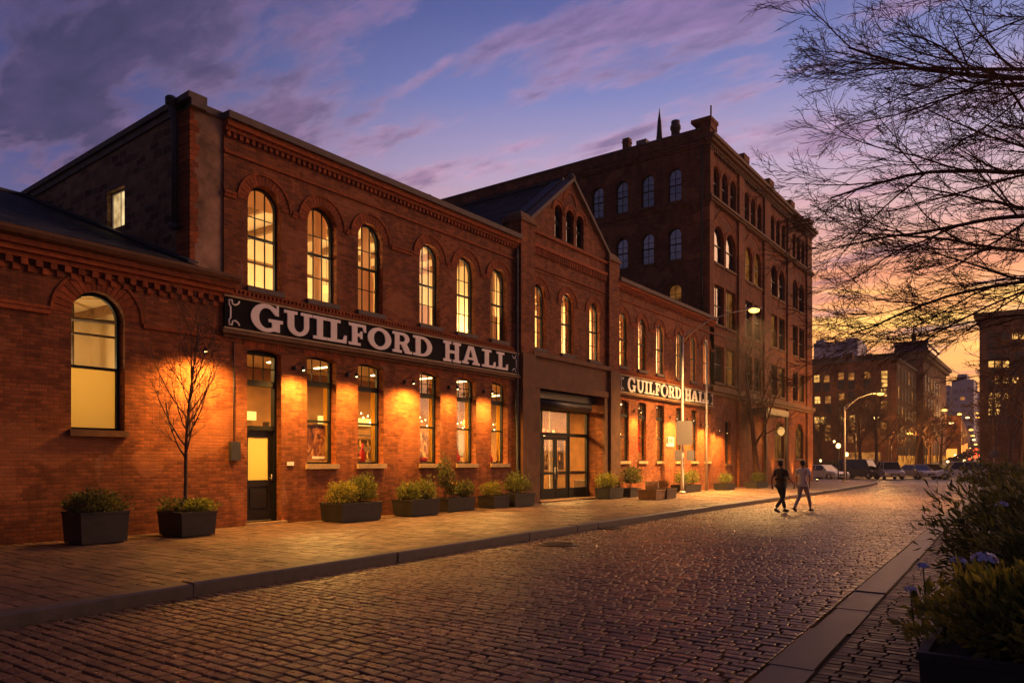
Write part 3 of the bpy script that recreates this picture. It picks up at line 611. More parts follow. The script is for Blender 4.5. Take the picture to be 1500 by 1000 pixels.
# recessed storefront, 0.75 m back
SX = FX - .75; SF = Fr((SX, 0, 0), (0, 1, 0), (1, 0, 0))
b = MB(); b.box(SX - .05, FX - .37, 23.30, 23.60, .15, 4.7); b.box(SX - .05, FX - .37, 28.651, 28.95, .15, 4.7); b.box(SX - .05, FX - .37, 23.3, 28.95, 4.53, 4.72); b.build('reveal', 'brick', ent)
b = MB(); b.lathe((0, 0, 0), [(.01, 0)], 3) if False else None
b.tube([F(23.62, 4.02, -.32), F(28.0, 4.02, -.32)], .21, 14); F.box(b, 23.61, 28.62, 4.22, 4.52, -.55, -.30); b.build('roller_shutter', 'dark_metal', ent)
b = MB(); Y = [23.62, 24.25, 24.85, 26.35, 27.25, 28.62]
def sbar(u0, u1, z0, z1, n0=-.05, n1=.05): SF.box(b, u0, u1, z0, z1, n0, n1)
for u in (23.65, 24.95, 27.05, 28.58): sbar(u - .05, u + .05, .16, 3.9, -.06, .055)
sbar(23.62, 28.6, 3.80, 3.95); sbar(23.7, 28.53, 2.78, 2.92, -.05, .05); sbar(23.7, 24.9, .165, .62, -.03, .03); sbar(27.1, 28.5, .165, .62, -.03, .03); sbar(23.7, 24.9, 1.20, 1.28, -.03, .03); sbar(27.1, 28.5, 1.20, 1.28, -.03, .03)
sf = b.build('storefront', 'frame', ent)
b = MB(); b.add([SF(23.65, .6, 0), SF(24.93, .6, 0), SF(24.93, 3.9, 0), SF(23.65, 3.9, 0)], [(0, 1, 2, 3)]); b.add([SF(27.07, .6, 0), SF(28.58, .6, 0), SF(28.58, 3.9, 0), SF(27.07, 3.9, 0)], [(0, 1, 2, 3)]); b.add([SF(25.0, 2.9, 0), SF(27.0, 2.9, 0), SF(27.0, 3.85, 0), SF(25.0, 3.85, 0)], [(0, 1, 2, 3)]); b.build('pane', 'glass', sf)
for u0, u1, hu in ((25.02, 25.98, 25.90), (26.02, 26.98, 26.10)):
    b = MB(); SF.box(b, u0, u0 + .11, .17, 2.77, -.025, .03); SF.box(b, u1 - .11, u1, .17, 2.77, -.025, .03)
    for z0, z1 in ((.17, .62), (1.20, 1.30), (2.62, 2.77)): SF.box(b, u0 + .11, u1 - .11, z0, z1, -.025, .03)
    d = b.build('door', 'frame', ent)
    b = MB(); b.add([SF(u0 + .1, .6, 0), SF(u1 - .1, .6, 0), SF(u1 - .1, 2.65, 0), SF(u0 + .1, 2.65, 0)], [(0, 1, 2, 3)]); b.build('door_glass', 'glass', d)
    b = MB(); b.tube([SF(hu, 1.0, .08), SF(hu, 1.5, .08)], .014, 6); b.tube([SF(hu, 1.05, .02), SF(hu, 1.05, .08)], .01, 6); b.tube([SF(hu, 1.45, .02), SF(hu, 1.45, .08)], .01, 6); b.build('handle', 'metal', d)
b = MB(); F.box(b, 23.5, 28.8, .14, .20, -.75, .25); b.build('doorstep', 'stone', ent)
# ================================================================== RIGHT WING
UD = [(30.20, 31.05), (32.15, 32.99), (34.13, 34.98), (36.55, 37.40), (38.38, 39.2), (40.28, 41.10)]
GD = [(30.21, 31.18), (32.12, 32.99), (34.11, 35.01), (36.5, 37.35), (38.55, 39.40), (40.45, 41.26)]
wing = thing('brick_wing', (FX, 35.7, .15), 'two-storey red brick wing right of the gabled entrance, bearing the smaller-looking second name board', 'building')
wall(wing, F, [(29.98, .15), (41.9, .15), (41.9, 9.62), (29.98, 9.62)], [opening(a, b, 6.10, 8.56, (b - a) / 2) for a, b in UD] + [opening(a, b, 1.75, 4.56, .09, 6) for a, b in GD], 'brick')
for a, b in UD: window(wing, F, a, b, 6.10, 8.56, (b - a) / 2, back=.11, ring='arch', sill='coping', rows=(1, 2), cols=2)
for a, b in GD: shopwin(wing, a, b, 1.75, 4.56, back=.13)
trims(wing, 29.98, 41.9, True, UD)
s = MB(); F.box(s, 30.0, 41.6, 4.78, 4.86, -.01, .16); F.box(s, 30.02, 41.55, 4.70, 4.775, -.01, .07); s.build('string_course', 'stone', wing)
b = MB(); b.box(-30, FX - .37, 29.98, 41.2, 9.3, 9.5); b.build('roof', 'lead', wing)
b = MB(); b.box(-17.6, -16.9, 31.0, 33.6, 9.5, 10.25); b.build('skylight', 'lead', wing)
room(wing, -21.6, FX - .37, 30.05, 41.2, 5.55, 9.25)
# ================================================================== NAME BOARDS
def arc(cx, cz, rx, rz, a0, a1, n=14): return [(cx + rx * cos(radians(a0 + (a1 - a0) * k / n)), cz + rz * sin(radians(a0 + (a1 - a0) * k / n))) for k in range(n + 1)]
T = .13
GL = {
 'I': (.62, [(0, 0), (.62, 0), (.62, T), (.45, T), (.45, 1 - T), (.62, 1 - T), (.62, 1), (0, 1), (0, 1 - T), (.17, 1 - T), (.17, T), (0, T)], []),
 'L': (.92, [(0, 0), (.90, 0), (.92, .36), (.80, .36), (.72, T + .01), (.45, T), (.45, 1 - T), (.62, 1 - T), (.62, 1), (0, 1), (0, 1 - T), (.17, 1 - T), (.17, T), (0, T)], []),
 'F': (.92, [(0, 0), (.62, 0), (.62, T), (.45, T), (.45, .43), (.58, .43), (.62, .33), (.72, .33), (.72, .68), (.62, .68), (.58, .57), (.45, .57), (.45, 1 - T), (.72, 1 - T), (.80, .66), (.92, .66), (.90, 1), (0, 1), (0, 1 - T), (.17, 1 - T), (.17, T), (0, T)], []),
 'H': (1.2, [(0, 0), (.54, 0), (.54, T), (.42, T), (.42, .43), (.78, .43), (.78, T), (.66, T), (.66, 0), (1.2, 0), (1.2, T), (1.06, T), (1.06, 1 - T), (1.2, 1 - T), (1.2, 1), (.66, 1), (.66, 1 - T), (.78, 1 - T), (.78, .57), (.42, .57), (.42, 1 - T), (.54, 1 - T), (.54, 1), (0, 1), (0, 1 - T), (.14, 1 - T), (.14, T), (0, T)], []),
 'A': (1.2, [(0, 0), (.44, 0), (.44, T), (.34, T), (.38, .25), (.76, .25), (.80, T), (.70, T), (.70, 0), (1.2, 0), (1.2, T), (1.1, T), (.78, 1), (.42, 1), (.1, T), (0, T)], [[(.43, .38), (.71, .38), (.585, .80), (.555, .80)]]),
 'O': (1.12, arc(.56, .5, .56, .52, 0, 350, 35), [arc(.56, .5, .28, .37, 0, 345, 23)]),
 'D': (1.08, [(0, 0)] + arc(.52, .5, .56, .5, -90, 90) + [(0, 1), (0, 1 - T), (.14, 1 - T), (.14, T), (0, T)], [[(.42, T)] + arc(.50, .5, .29, .5 - T, -90, 90) + [(.42, 1 - T)]]),
 'R': (1.18, [(0, 0), (.56, 0), (.56, T), (.42, T), (.42, .42), (.52, .42), (.76, 0), (1.18, 0), (1.18, T), (1.07, T), (.86, .46)] + arc(.62, .715, .40, .285, -48, 90, 10) + [(0, 1), (0, 1 - T), (.14, 1 - T), (.14, T), (0, T)], [[(.42, .55)] + arc(.58, .71, .17, .16, -90, 90, 8) + [(.42, .87)]]),
 'U': (1.2, [(0, 1), (0, 1 - T), (.14, 1 - T)] + arc(.60, .42, .46, .44, 180, 360) + [(1.06, 1 - T), (1.2, 1 - T), (1.2, 1), (.70, 1), (.70, 1 - T), (.84, 1 - T)] + arc(.63, .42, .21, .27, 0, -180) + [(.42, 1 - T), (.56, 1 - T), (.56, 1)], []),
 'G': (1.22, arc(.58, .5, .58, .53, 48, 300, 24) + [(1.10, .02), (1.10, .36), (1.22, .37), (1.22, .49), (.66, .49), (.66, .37), (.80, .36), (.80, .18)] + arc(.60, .5, .30, .38, 290, 62, 18) + [(.93, .64), (1.06, .64), (1.06, 1.03), (.97, 1.03)], []),
}
WORD = [('G', 10.95, 11.88), ('U', 11.92, 12.81), ('I', 12.84, 13.29), ('L', 13.31, 14.0), ('F', 14.07, 14.72), ('O', 14.78, 15.71), ('R', 15.76, 16.59), ('D', 16.64, 17.5), ('H', 18.03, 18.91), ('A', 18.97, 19.91), ('L', 20.04, 20.81), ('L', 20.85, 21.54)]
def nameboard(y0, y1, z0, z1, word, zb, zt, label, right_square=False):
    o = thing('name_board', (FX, (y0 + y1) / 2, z0), label, 'sign')
    b = MB(); F.box(b, y0, y1, z0, z1, .02, .10); b.build('board', 'signboard', o)
    b = MB(); e = .025
    F.box(b, y0 - .03, y1 + .03, z1 - e, z1 + .02, .02, .135); F.box(b, y0 - .03, y1 + .03, z0 - .02, z0 + e, .02, .135)
    fr_ = b.build('rim', 'sill', o)
    b = MB(); g = .09; r = .15
    for sd in (0, 1):
        m = (lambda u: u) if sd == 0 else (lambda u: (y0 + y1) - u)
        u = y0 + .10; za, zz = z0 + g, z1 - g; L1 = []
        path = [(u + .30, zz)] + [(u + .13 + .14 * cos(radians(t)), zz - .02 + .14 * sin(radians(t))) for t in range(0, -100, -18)]
        path = [(u + .28, zz), (u + .25, zz - .06), (u + .17, zz - .11), (u + .10, zz - .09), (u + .08, zz), (u, zz), (u, zz - .12), (u + .04, zz - .16), (u + .04, za + .16), (u, za + .12), (u, za), (u + .08, za), (u + .10, za + .09), (u + .17, za + .11), (u + .25, za + .06), (u + .28, za)]
        b.tube([F(m(p[0]), p[1], .108) for p in path], .022, 6)
    b.build('scroll_border', 'cream', o)
    for ch, a, c in word:
        wd, outer, hs = GL[ch]; h = zt - zb + (.05 if ch in 'GH' else 0); zz = zb - (.025 if ch in 'GH' else 0)
        sc = (c - a) / wd; b = MB(); b.poly([(a + x * sc, zz + y * h) for x, y in outer], [[(a + x * sc, zz + y * h) for x, y in q] for q in hs], F, .102, .135)
        b.build('letter', 'cream', o)
    return o
nameboard(10.26, 22.2, 4.90, 5.67, WORD, 4.99, 5.60, 'long black name board with cream slab-serif GUILFORD HALL lettering, left of the gabled entrance')
k = (41.1 - 30.75) / (21.54 - 10.95)
nameboard(30.08, 41.5, 4.90, 5.67, [(c, 30.8 + (a - 10.95) * k * .955, 30.8 + (b_ - 10.95) * k * .955) for c, a, b_ in WORD], 4.99, 5.60, 'farther black GUILFORD HALL name board on the right wing, partly behind the lamp post')
# ================================================================== TALL WAREHOUSE
EY0, EY1 = 41.26, 63.6
wh = thing('brick_warehouse', (FX, 52, .15), 'tall six-storey brown brick warehouse with arcaded top floor, right of the hall', 'building')
BAYS = [(42.05, 46.0), (47.45, 51.05), (52.9, 56.5), (58.2, 61.75)]
holes = []; wins = []
for i, (a, b) in enumerate(BAYS):
    w3 = (b - a - .9) / 3
    for k in range(3): u = a + k * (w3 + .40) + .03; wins.append((u, u + w3, 17.25, 19.12, w3 / 2, 'top', i))
    m = (a + b) / 2; w2 = (b - a) / 2 - .30
    for u in (a + .12, m + .16): wins.append((u, u + w2, 13.45, 15.68, w2 / 2, 'pair', i)); wins.append((u, u + w2, 9.85, 12.18, 0, 'r3', i)); wins.append((u, u + w2, 6.42, 8.6, 0, 'r2', i))
wins += [(53.9, 56.2, 1.95, 4.70, .7, 'g', 2), (59.1, 61.4, 1.95, 4.70, .7, 'g', 3), (44.0, 45.0, 1.6, 4.2, 0, 'g1', 0), (51.6, 52.4, 1.2, 4.3, 0, 'g1', 1)]
WR = Fr((FX - .12, 0, 0), (0, 1, 0), (1, 0, 0))
wall(wh, WR, [(EY0 + .37, .15), (EY1, .15), (EY1, 20.3), (EY0 + .37, 20.3)], [opening(w[0], w[1], w[2], w[3], w[4], 10) for w in wins], 'brick_tall', .4)
random.seed(21)
for (a, b, z0, z1, r, kind, i) in wins:
    pn = 'dark_glass'
    if kind == 'pair' and random.random() < .22: pn = 'lit_dim'
    if kind in ('r3', 'r2') and random.random() < .28: pn = 'lit_dim'
    if kind == 'g' : pn = 'lit_dim'
    window(wh, WR, a, b, z0, z1, r, back=.20, cols=(3 if kind == 'g' else 2 if kind in ('r2', 'r3') else 1), rows=(1, 1) if kind != 'g' else (1, 1), rail=.5 if kind != 'g' else .62, pane=pn, sill='stone', ring='arch' if r else None, ringw=.18, fmat='frame_brown', bar=.02)
t = MB()
for u0, u1 in ((41.245, 41.95), (46.15, 47.3), (51.25, 52.7), (56.75, 58.0), (62.1, 63.6)):
    t = MB(); WR.box(t, u0, u1, 6.15, 16.80, -.05, .12); WR.box(t, u0 + .1, u1 - .1, 17.06, 19.9, -.05, .12)
    WR.box(t, u0 - .05, u1 + .05, .15, 5.6, -.05, .16); t.build('pilaster', 'brick_tall', wh)
for i, (a, b) in enumerate(BAYS): t = MB(); voussoirs(t, WR, a - .02, b + .02, 16.45, 1.55, .22, .03, nb=34); t.build('relieving_arch', 'arch', wh)
t = MB(); WR.box(t, EY0 - .15, EY1 + .1, 16.80, 16.92, -.05, .22); WR.box(t, EY0 - .2, EY1 + .15, 16.922, 17.05, -.05, .30); WR.box(t, EY0, EY1, 5.62, 5.8, -.05, .22); WR.box(t, EY0, EY1 + .2, 5.802, 6.1, -.05, .34); WR.box(t, EY0, EY1, 9.2, 9.3, -.02, .03)
WR.box(t, EY0 - .15, EY1 + .1, 19.92, 20.10, -.05, .20); dentils(t, WR, EY0, EY1, 19.72, 19.915, .34, .16, .16); WR.box(t, EY0 - .25, EY1 + .3, 20.102, 20.30, -.05, .38); WR.box(t, EY0 - .3, EY1 + .45, 20.302, 20.50, -.4, .50)
t.build('cornice', 'stone', wh)
t = MB(); WR.box(t, EY0, EY1 + .1, 20.502, 20.95, -.4, .12)
for u in (41.3, 47.0, 52.2, 57.4, 62.6): WR.box(t, u - .05, u + .95, 20.952, 21.35, -.45, .18)
WR.box(t, EY0 - .1, EY0 + 1.1, 21.352, 21.55, -1.0, .22); t.build('parapet', 'brick_tall', wh)
# side wall, facing the camera
SE = Fr((0, EY0, 0), (-1, 0, 0), (0, -1, 0))
SX_ = [17.75, 19.50, 21.25, 22.95, 24.7, 26.45, 28.2, 29.95, 31.7]
sw = []
for x in SX_: sw += [(x, x + .88, 17.10, 19.10)]
for x in SX_: sw += [(x, x + .86, 13.65, 15.56)]
for x in SX_[:4]: sw += [(x, x + .86, 10.3, 12.25)]
b = MB(); b.poly([(16.11, .15), (37.5, .15), (37.5, 20.3), (16.11, 20.3)], [opening(a, c, z0, z1, (c - a) / 2, 10) for a, c, z0, z1 in sw], SE, -.35, 0); b.build('wall', 'brick_dark_shaded', wh)
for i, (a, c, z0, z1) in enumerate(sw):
    window(wh, SE, a, c, z0, z1, (c - a) / 2, back=.20, cols=2, rows=(2, 2), pane='lit_dim' if i in (18,) else 'sky_glass', sill='stone', ring='arch_shaded', ringw=.2, bar=.014)
t = MB(); SE.box(t, 15.9, 37.5, 16.62, 16.74, -.02, .10); SE.box(t, 15.85, 37.5, 16.742, 16.86, -.02, .16); SE.box(t, 15.9, 37.5, 19.92, 20.05, -.02, .12); SE.box(t, 15.85, 37.5, 20.052, 20.2, -.02, .2); t.build('string_course', 'brick_dark_shaded', wh)
t = MB(); SE.box(t, 16.5, 37.5, 20.31, 20.88, -.35, .06); t.build('parapet', 'brick_dark_shaded', wh)
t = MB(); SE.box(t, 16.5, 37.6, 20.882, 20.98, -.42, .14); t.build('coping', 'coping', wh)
b = MB(); b.box(-37.5, FX - .5, EY0 + .4, EY1, 20.0, 20.2); b.build('roof', 'lead', wh)
b = MB(); b.box(-37.5, FX - .6, EY1 - .3, EY1 - .0, .15, 20.3); b.box(-37.5, -37.2, EY0 + .4, EY1 - .3, .15, 20.3); b.build('wall', 'brick_dark_shaded', wh)
p = MB(); p.tube([SE(16.45, 20.0, .1), SE(16.45, 10.2, .1)], .06, 8); p.build('drainpipe', 'pipe', wh)
zr = 20.2
p = MB(); p.box(-23.05, -22.6, 44.0, 44.45, zr, 23.0); p.box(-23.08, -22.57, 43.97, 44.48, 22.7, 22.8); p.build('chimney', 'brick_dark_shaded', wh)
p = MB(); p.box(-22.0, -21.3, 43.9, 44.5, zr, 22.55); p.build('roof_box', 'sign_back', wh)
p = MB(); p.lathe((-19.4, 44.2, zr), [(.27, 0), (.27, 2.5), (.33, 2.52), (.33, 2.75), (.27, 2.77), (.27, 3.05)], 14); p.build('flue', 'coping', wh)
p = MB(); p.lathe((-20.5, 44.2, 20.9), [(.05, 0), (.05, 1.1), (.24, 1.3), (.18, 1.9), (.13, 2.6), (.04, 3.2), (.01, 3.5)], 8)
for k in range(4): a = pi / 2 * k; p.tube([(-20.5 + .8 * cos(a), 44.2 + .8 * sin(a), zr), (-20.5, 44.2, 22.3)], .03, 5)
p.build('roof_mast', 'dark_metal', wh)
p = MB(); p.tube([(-16.3, 42.2, 21.4), (-16.3, 42.2, 22.6)], .05, 6); p.build('vent_pipe', 'dark_metal', wh)
# portal awning on bay two
t = MB(); t.box(FX - .1, FX + 1.3, 47.5, 52.3, 4.75, 5.15); t.box(FX + 1.1, FX + 1.25, 47.6, 47.75, .15, 4.75); t.box(FX + 1.1, FX + 1.25, 52.05, 52.2, .15, 4.75); t.build('portico', 'dark_wood', wh)
# ================================================================== GROUND
g = MB(); n = 60
g.add([(-1500, -600, -.09), (1500, -600, -.09), (1500, 2000, -.09), (-1500, 2000, -.09)], [(0, 1, 2, 3)]); tag(g.build('ground', 'ground', None, (0, 0, -.09)), kind='structure')
def xl(y): 
    P = [(-8, -8.1), (3.1, -8.77), (11.1, -9.25), (20.6, -9.66), (33, -9.85), (48, -10.15), (58, -10.6), (64.5, -11.3), (68, -12.3), (70.5, -14.2), (71.5, -17)]
    for (a, b), (c, d) in zip(P, P[1:]):
        if y <= c: return b + (d - b) * (y - a) / (c - a)
    return P[-1][1]
def xr(y): return -1.905 - .043 * (y - 5.78)
def mm(n): return .5 + .5 * n
def pavers(name, y0, y1, fl, fr_, rowd, wmin, wmax, gap, rnd, hv, z, mat, drop=.05, wob=0.012, skip=None):
    V = []; Fc = []; y = y0; rr = random.Random(5)
    row = 0
    while y < y1:
        rd = rowd * rr.uniform(.92, 1.08); xa = fl(y + rd / 2) ; xb = fr_(y + rd / 2); x = xa - rr.uniform(0, wmax) * 0; first = True
        while x < xb - .03:
            w = rr.uniform(wmin, wmax) * (rr.uniform(.4, .9) if first else 1); first = False
            x2 = min(x + w, xb)
            if xb - x2 < wmin * .5: x2 = xb
            h = z + rr.uniform(-hv, hv) + .012 * noise.noise(Vector((x * .6, y * .6, 0)))
            tx, ty = rr.uniform(-hv, hv) * .6, rr.uniform(-hv, hv) * .6
            ax, bx, ay, by = x + gap * .75, x2 - gap * .75, y + gap / 2, y + rd - gap / 2
            j = lambda: rr.uniform(-wob, wob)
            cs = [(ax + j(), ay + j()), (bx + j(), ay + j()), (bx + j(), by + j()), (ax + j(), by + j())]
            b = len(V); q = rnd / max(bx - ax, .01); q2 = rnd / max(by - ay, .01)
            S4 = (0, min(q, .3), 1 - min(q, .3), 1); T4 = (0, min(q2, .33), 1 - min(q2, .33), 1)
            dr = rnd * .55
            for m_, tv in enumerate(T4):
                for k_, sv_ in enumerate(S4):
                    px = (cs[0][0] * (1 - sv_) + cs[1][0] * sv_) * (1 - tv) + (cs[3][0] * (1 - sv_) + cs[2][0] * sv_) * tv
                    py = (cs[0][1] * (1 - sv_) + cs[1][1] * sv_) * (1 - tv) + (cs[3][1] * (1 - sv_) + cs[2][1] * sv_) * tv
                    ed = (m_ in (0, 3)) + (k_ in (0, 3))
                    if ed == 2:   # round the corners off in plan
                        cxm = (cs[0][0] + cs[2][0]) / 2; cym = (cs[0][1] + cs[2][1]) / 2; f = .93; px = cxm + (px - cxm) * f; py = cym + (py - cym) * f
                    V.append((px, py, h + tx * (sv_ - .5) + ty * (tv - .5) - (0 if ed == 0 else dr if ed == 1 else dr * 1.7)))
            for m_ in range(3):
                for k_ in range(3): i0 = b + m_ * 4 + k_; Fc.append((i0, i0 + 1, i0 + 5, i0 + 4))
            ring = [0, 1, 2, 3, 7, 11, 15, 14, 13, 12, 8, 4]; s0 = len(V)
            for r_ in ring: p = V[b + r_]; V.append((p[0], p[1], z - drop))
            for r_ in range(12): r2 = (r_ + 1) % 12; Fc.append((b + ring[r2], b + ring[r_], s0 + r_, s0 + r2))
            x = x2
        y += rd; row += 1
    me = bpy.data.meshes.new(name); me.from_pydata(V, [], Fc); me.materials.append(M[mat]); me.polygons.foreach_set('use_smooth', [True] * len(Fc))
    o = bpy.data.objects.new(name, me); COL.objects.link(o)
    if rnd < .03: wn = o.modifiers.new('flat_tops', 'WEIGHTED_NORMAL'); wn.weight = 60 if rnd < .015 else 50
    return tag(o, kind='structure')
pavers('road', 1.2, 62, lambda y: xl(y) + .03, lambda y: xr(y) - .05, .130, .18, .30, .017, .012, .0045, 0, 'cobble', .05, .009)
YS = [-8, 0, 4, 8, 12, 16, 20, 26, 33, 40, 48, 55, 60, 64.5, 66.5, 68, 69.5, 70.5, 71.2, 71.5]
b = MB()   # joint bed under the setts
for a, c in zip(YS, YS[1:]):
    if a < 62: b.add([(xl(a), a, -.042), (xr(a), a, -.042), (xr(min(c, 64.5)), min(c, 64.5), -.042), (xl(min(c, 64.5)), min(c, 64.5), -.042)], [(0, 1, 2, 3)])
tag(b.build('road_bed', 'grit', None, (0, 0, 0)), kind='structure')
b = MB()
ys = [62, 64.5, 66.5, 68, 69.5, 70.5, 71.5]
for a, c in zip(ys, ys[1:]): b.add([(xl(a), a, -.012), (xr(a), a, -.012), (xr(c), c, -.012), (xl(c), c, -.012)], [(0, 1, 2, 3)])
b.add([(-90, 71.5, -.012), (60, 71.5, -.012), (60, 84, -.012), (-90, 84, -.012)], [(0, 1, 2, 3)])
tag(b.build('cross_street', 'far_cobble', None, (0, 0, 0)), kind='structure')
def rise(y): return max(0, y - 100) * .026
b = MB()
b.add([(-16, 84, -.006), (2, 84, -.006), (1, 100, 0), (-17, 100, 0), (-33, 600, 13.02), (-52, 600, 13.02)], [(0, 1, 2, 3), (3, 2, 4, 5)]); tag(b.build('far_road', 'asphalt', None, (0, 0, 0)), kind='structure')
b = MB(); b.add([(-300, 100, -.03), (300, 100, -.03), (300, 600, 12.9), (-300, 600, 12.9)], [(0, 1, 2, 3)]); tag(b.build('far_hill', 'ground', None, (0, 0, 0)), kind='structure')
# left pavement
pavers('left_pavement', 1.6, 42, lambda y: FX + .02, lambda y: xl(y) - .30, .22, .28, .55, .011, .006, .0035, .15, 'flag', .05, .012)
b = MB()
for a, c in zip(YS, YS[1:]):
    b.add([(-60, a, .118), (xl(a) - .15, a, .118), (xl(c) - .15, c, .118), (-60, c, .118)], [(0, 1, 2, 3)])
tag(b.build('pavement_bed', 'grit', None, (0, 0, 0)), kind='structure')
b = MB(); ys = [42.0] + [y for y in YS if y > 42]
for a, c in zip(ys, ys[1:]): b.add([(-60 if a > 63 else FX, a, .15), (xl(a) - .2, a, .15), (xl(c) - .2, c, .15), (-60 if a > 63 else FX, c, .15)], [(0, 1, 2, 3)])
m = sheet('far_paving', (.17, .10, .07), (.05, .03, .022), .42, .21, .6); tag(b.build('far_pavement', m, None, (0, 0, 0)), kind='structure')
# granite kerbs built of separate stones in one run
def kerb(name, ys, f, w, z0, z1, ch):
    b = MB(); rr = random.Random(3)
    for a, c in zip(ys, ys[1:]):
        a2, c2 = a + .003, c - .003; xa, xc = f(a2), f(c2); dz = rr.uniform(-.010, .010); dx = rr.uniform(-.012, .012)
        vs = []
        for y, x in ((a2, xa + dx), (c2, xc + dx)):
            vs += [(x, y, z0), (x + .012 * (1 if w < 0 else -1), y, z1 - ch + dz), (x + math.copysign(ch, w), y, z1 + dz), (x + w, y, z1 + dz), (x + w, y, z0)]
        b.add(vs, [(0, 5, 6, 1), (1, 6, 7, 2), (2, 7, 8, 3), (3, 8, 9, 4), (0, 1, 2, 3, 4), (9, 8, 7, 6, 5)])
    return tag(b.build(name, 'granite', None, (0, 0, 0)), kind='structure')
ky = []; y = -1.0
while y < 71.4: ky.append(y); y += random.choice((1.1, 1.3, 1.5)) if y < 60 else .7
kerb('left_kerb', ky + [71.5], xl, -.28, -.05, .165, .022)
ky = []; y = 3.4
while y < 62: ky.append(y); y += random.choice((1.3, 1.6, 1.9))
kerb('right_kerb', ky, xr, .36, -.05, .035, .012)
pavers('right_pavement', 2.5, 24, lambda y: xr(y) + .385, lambda y: 4.5, .108, .205, .22, .011, .006, .003, .03, 'paver', .04, .005)
b = MB()
for a, c in ((-8, 10), (10, 30), (30, 60), (60, 70)): b.add([(xr(a) + .2, a, .0), (30, a, .0), (30, c, .0), (xr(c) + .2, c, .0)], [(0, 1, 2, 3)])
tag(b.build('right_ground', 'grit', None, (0, 0, 0)), kind='structure')
M['iron_cover'] = plain('worn_iron', (.075, .05, .038), .5, metal=.3, var=.3)
mh = thing('manhole_cover', (-8.35, 13.1, .0), 'dark round iron manhole cover set in the cobbled street', 'manhole cover')
b = MB(); b.lathe((-8.35, 13.1, .004), [(.42, 0), (.42, .014), (.36, .015), (.36, .010)], 28); b.build('rim', 'iron_cover', mh)
b = MB(); b.lathe((-8.35, 13.1, .004), [(.355, 0), (.355, .011)], 28)
for i in range(-4, 5):
    w = sqrt(max(.33 ** 2 - (i * .07) ** 2, 0)); b.box(-8.35 - w, -8.35 + w, 13.1 + i * .07 - .014, 13.1 + i * .07 + .014, .015, .021)
b.build('lid', 'iron_cover', mh)
def postermat():
    m, t, b = new_mat('poster_print'); p = pos(t); n = t.noise(t.vmul(p, (1, 1.6, .9)), 2.6, 5, .55, 1.5)
    t.l.new(t.ramp(n, [(.38, (.03, .01, .006)), (.5, (.20, .06, .02)), (.62, (.55, .28, .10))]), b.inputs['Base Color']); b.inputs['Roughness'].default_value = .4; return m
M['poster'] = postermat()
# ================================================================== ROOM LIGHTS AND FURNISHINGS
WARM = (1, .60, .20)
def strip_lamp(x0, x1, y, z, where, grp):
    o = thing('ceiling_light', ((x0 + x1) / 2, y, z), where, 'ceiling light', grp)
    b = MB(); b.box(x0, x1, y - .06, y + .06, z, z + .05); b.build('housing', 'white_paint', o)
    b = MB(); b.box(x0 + .03, x1 - .03, y - .045, y + .045, z - .03, z - .002); b.build('tube', 'tube', o)
    return o
def ground_lights(ys, z, names):
    for y, nm in zip(ys, names): strip_lamp(-19.6, -17.0, y, z, nm, 'strip lights on the ground-floor ceilings')
ORD = ['nearest the door', 'behind the first ground-floor window', 'behind the second ground-floor window', 'behind the third ground-floor window', 'behind the fourth ground-floor window', 'behind the fifth ground-floor window']
ground_lights([12.2, 14.1, 15.9, 18.4, 20.2, 21.8], 4.78, ['lit strip ceiling light in the hall, ' + q for q in ORD])
ground_lights([24.9, 27.6], 4.5, ['lit strip ceiling light inside the entrance, left of the doors', 'lit strip ceiling light inside the entrance, right of the doors'])
ground_lights([32.4, 35.4, 38.6], 4.78, ['lit strip ceiling light in the right wing, nearest the entrance', 'lit strip ceiling light in the middle of the right wing', 'lit strip ceiling light at the far end of the right wing'])
for y in (11.5, 15.0, 18.2, 21.2): light('AREA', (-18.6, y, 4.7), 400, (1, .54, .14), size=(1.6, .5), target=(-18.6, y, 0))
for y in (24.6, 27.6): light('AREA', (-19.3, y, 4.4), 650, (1, .54, .14), size=(1.6, .5), target=(-19.3, y, 0))
for y in (32.0, 36.0, 39.8): light('AREA', (-18.6, y, 4.7), 480, (1, .54, .14), size=(1.6, .5), target=(-18.6, y, 0))
def pendant(x, y, z, top, label, power, grp='hanging lamps in the upstairs rooms'):
    o = thing('hanging_lamp', (x, y, z), label, 'hanging lamp', grp)
    b = MB(); b.tube([(x, y, z + .12), (x, y, top)], .008, 5); b.build('cord', 'dark_metal', o)
    b = MB(); b.ell((x, y, z), .16, .16, .12, 12, 8); b.build('globe', 'globe', o)
    light('POINT', (x, y, z - .25), power * 2.6, (1, .67, .30), radius=.18, parent=o)
UPL = [(11.6, 'first'), (13.6, 'second'), (15.4, 'third'), (17.9, 'fourth'), (19.7, 'fifth'), (21.4, 'sixth')]
for y, q in UPL: pendant(-18.4, y, 7.1, 9.25, 'lit globe hanging lamp behind the %s arched upper window from the left' % q, 95)
for y, q in ((24.0, 'left'), (27.4, 'right')): pendant(-18.4, y, 7.1, 9.25, 'lit globe hanging lamp upstairs on the %s of the gabled block' % q, 330)
for y, q in ((31.5, 'near end'), (34.5, 'near middle'), (37.3, 'far middle'), (40.0, 'far end')): pendant(-18.4, y, 7.1, 9.25, 'lit globe hanging lamp upstairs at the %s of the right wing' % q, 330)
pendant(-18.2, 7.1, 3.9, 5.55, 'lit globe hanging lamp behind the big arched window at the left', 62, 'hanging lamps')
light('POINT', (-17.2, 11.4, 1.8), 14, WARM, radius=.15)
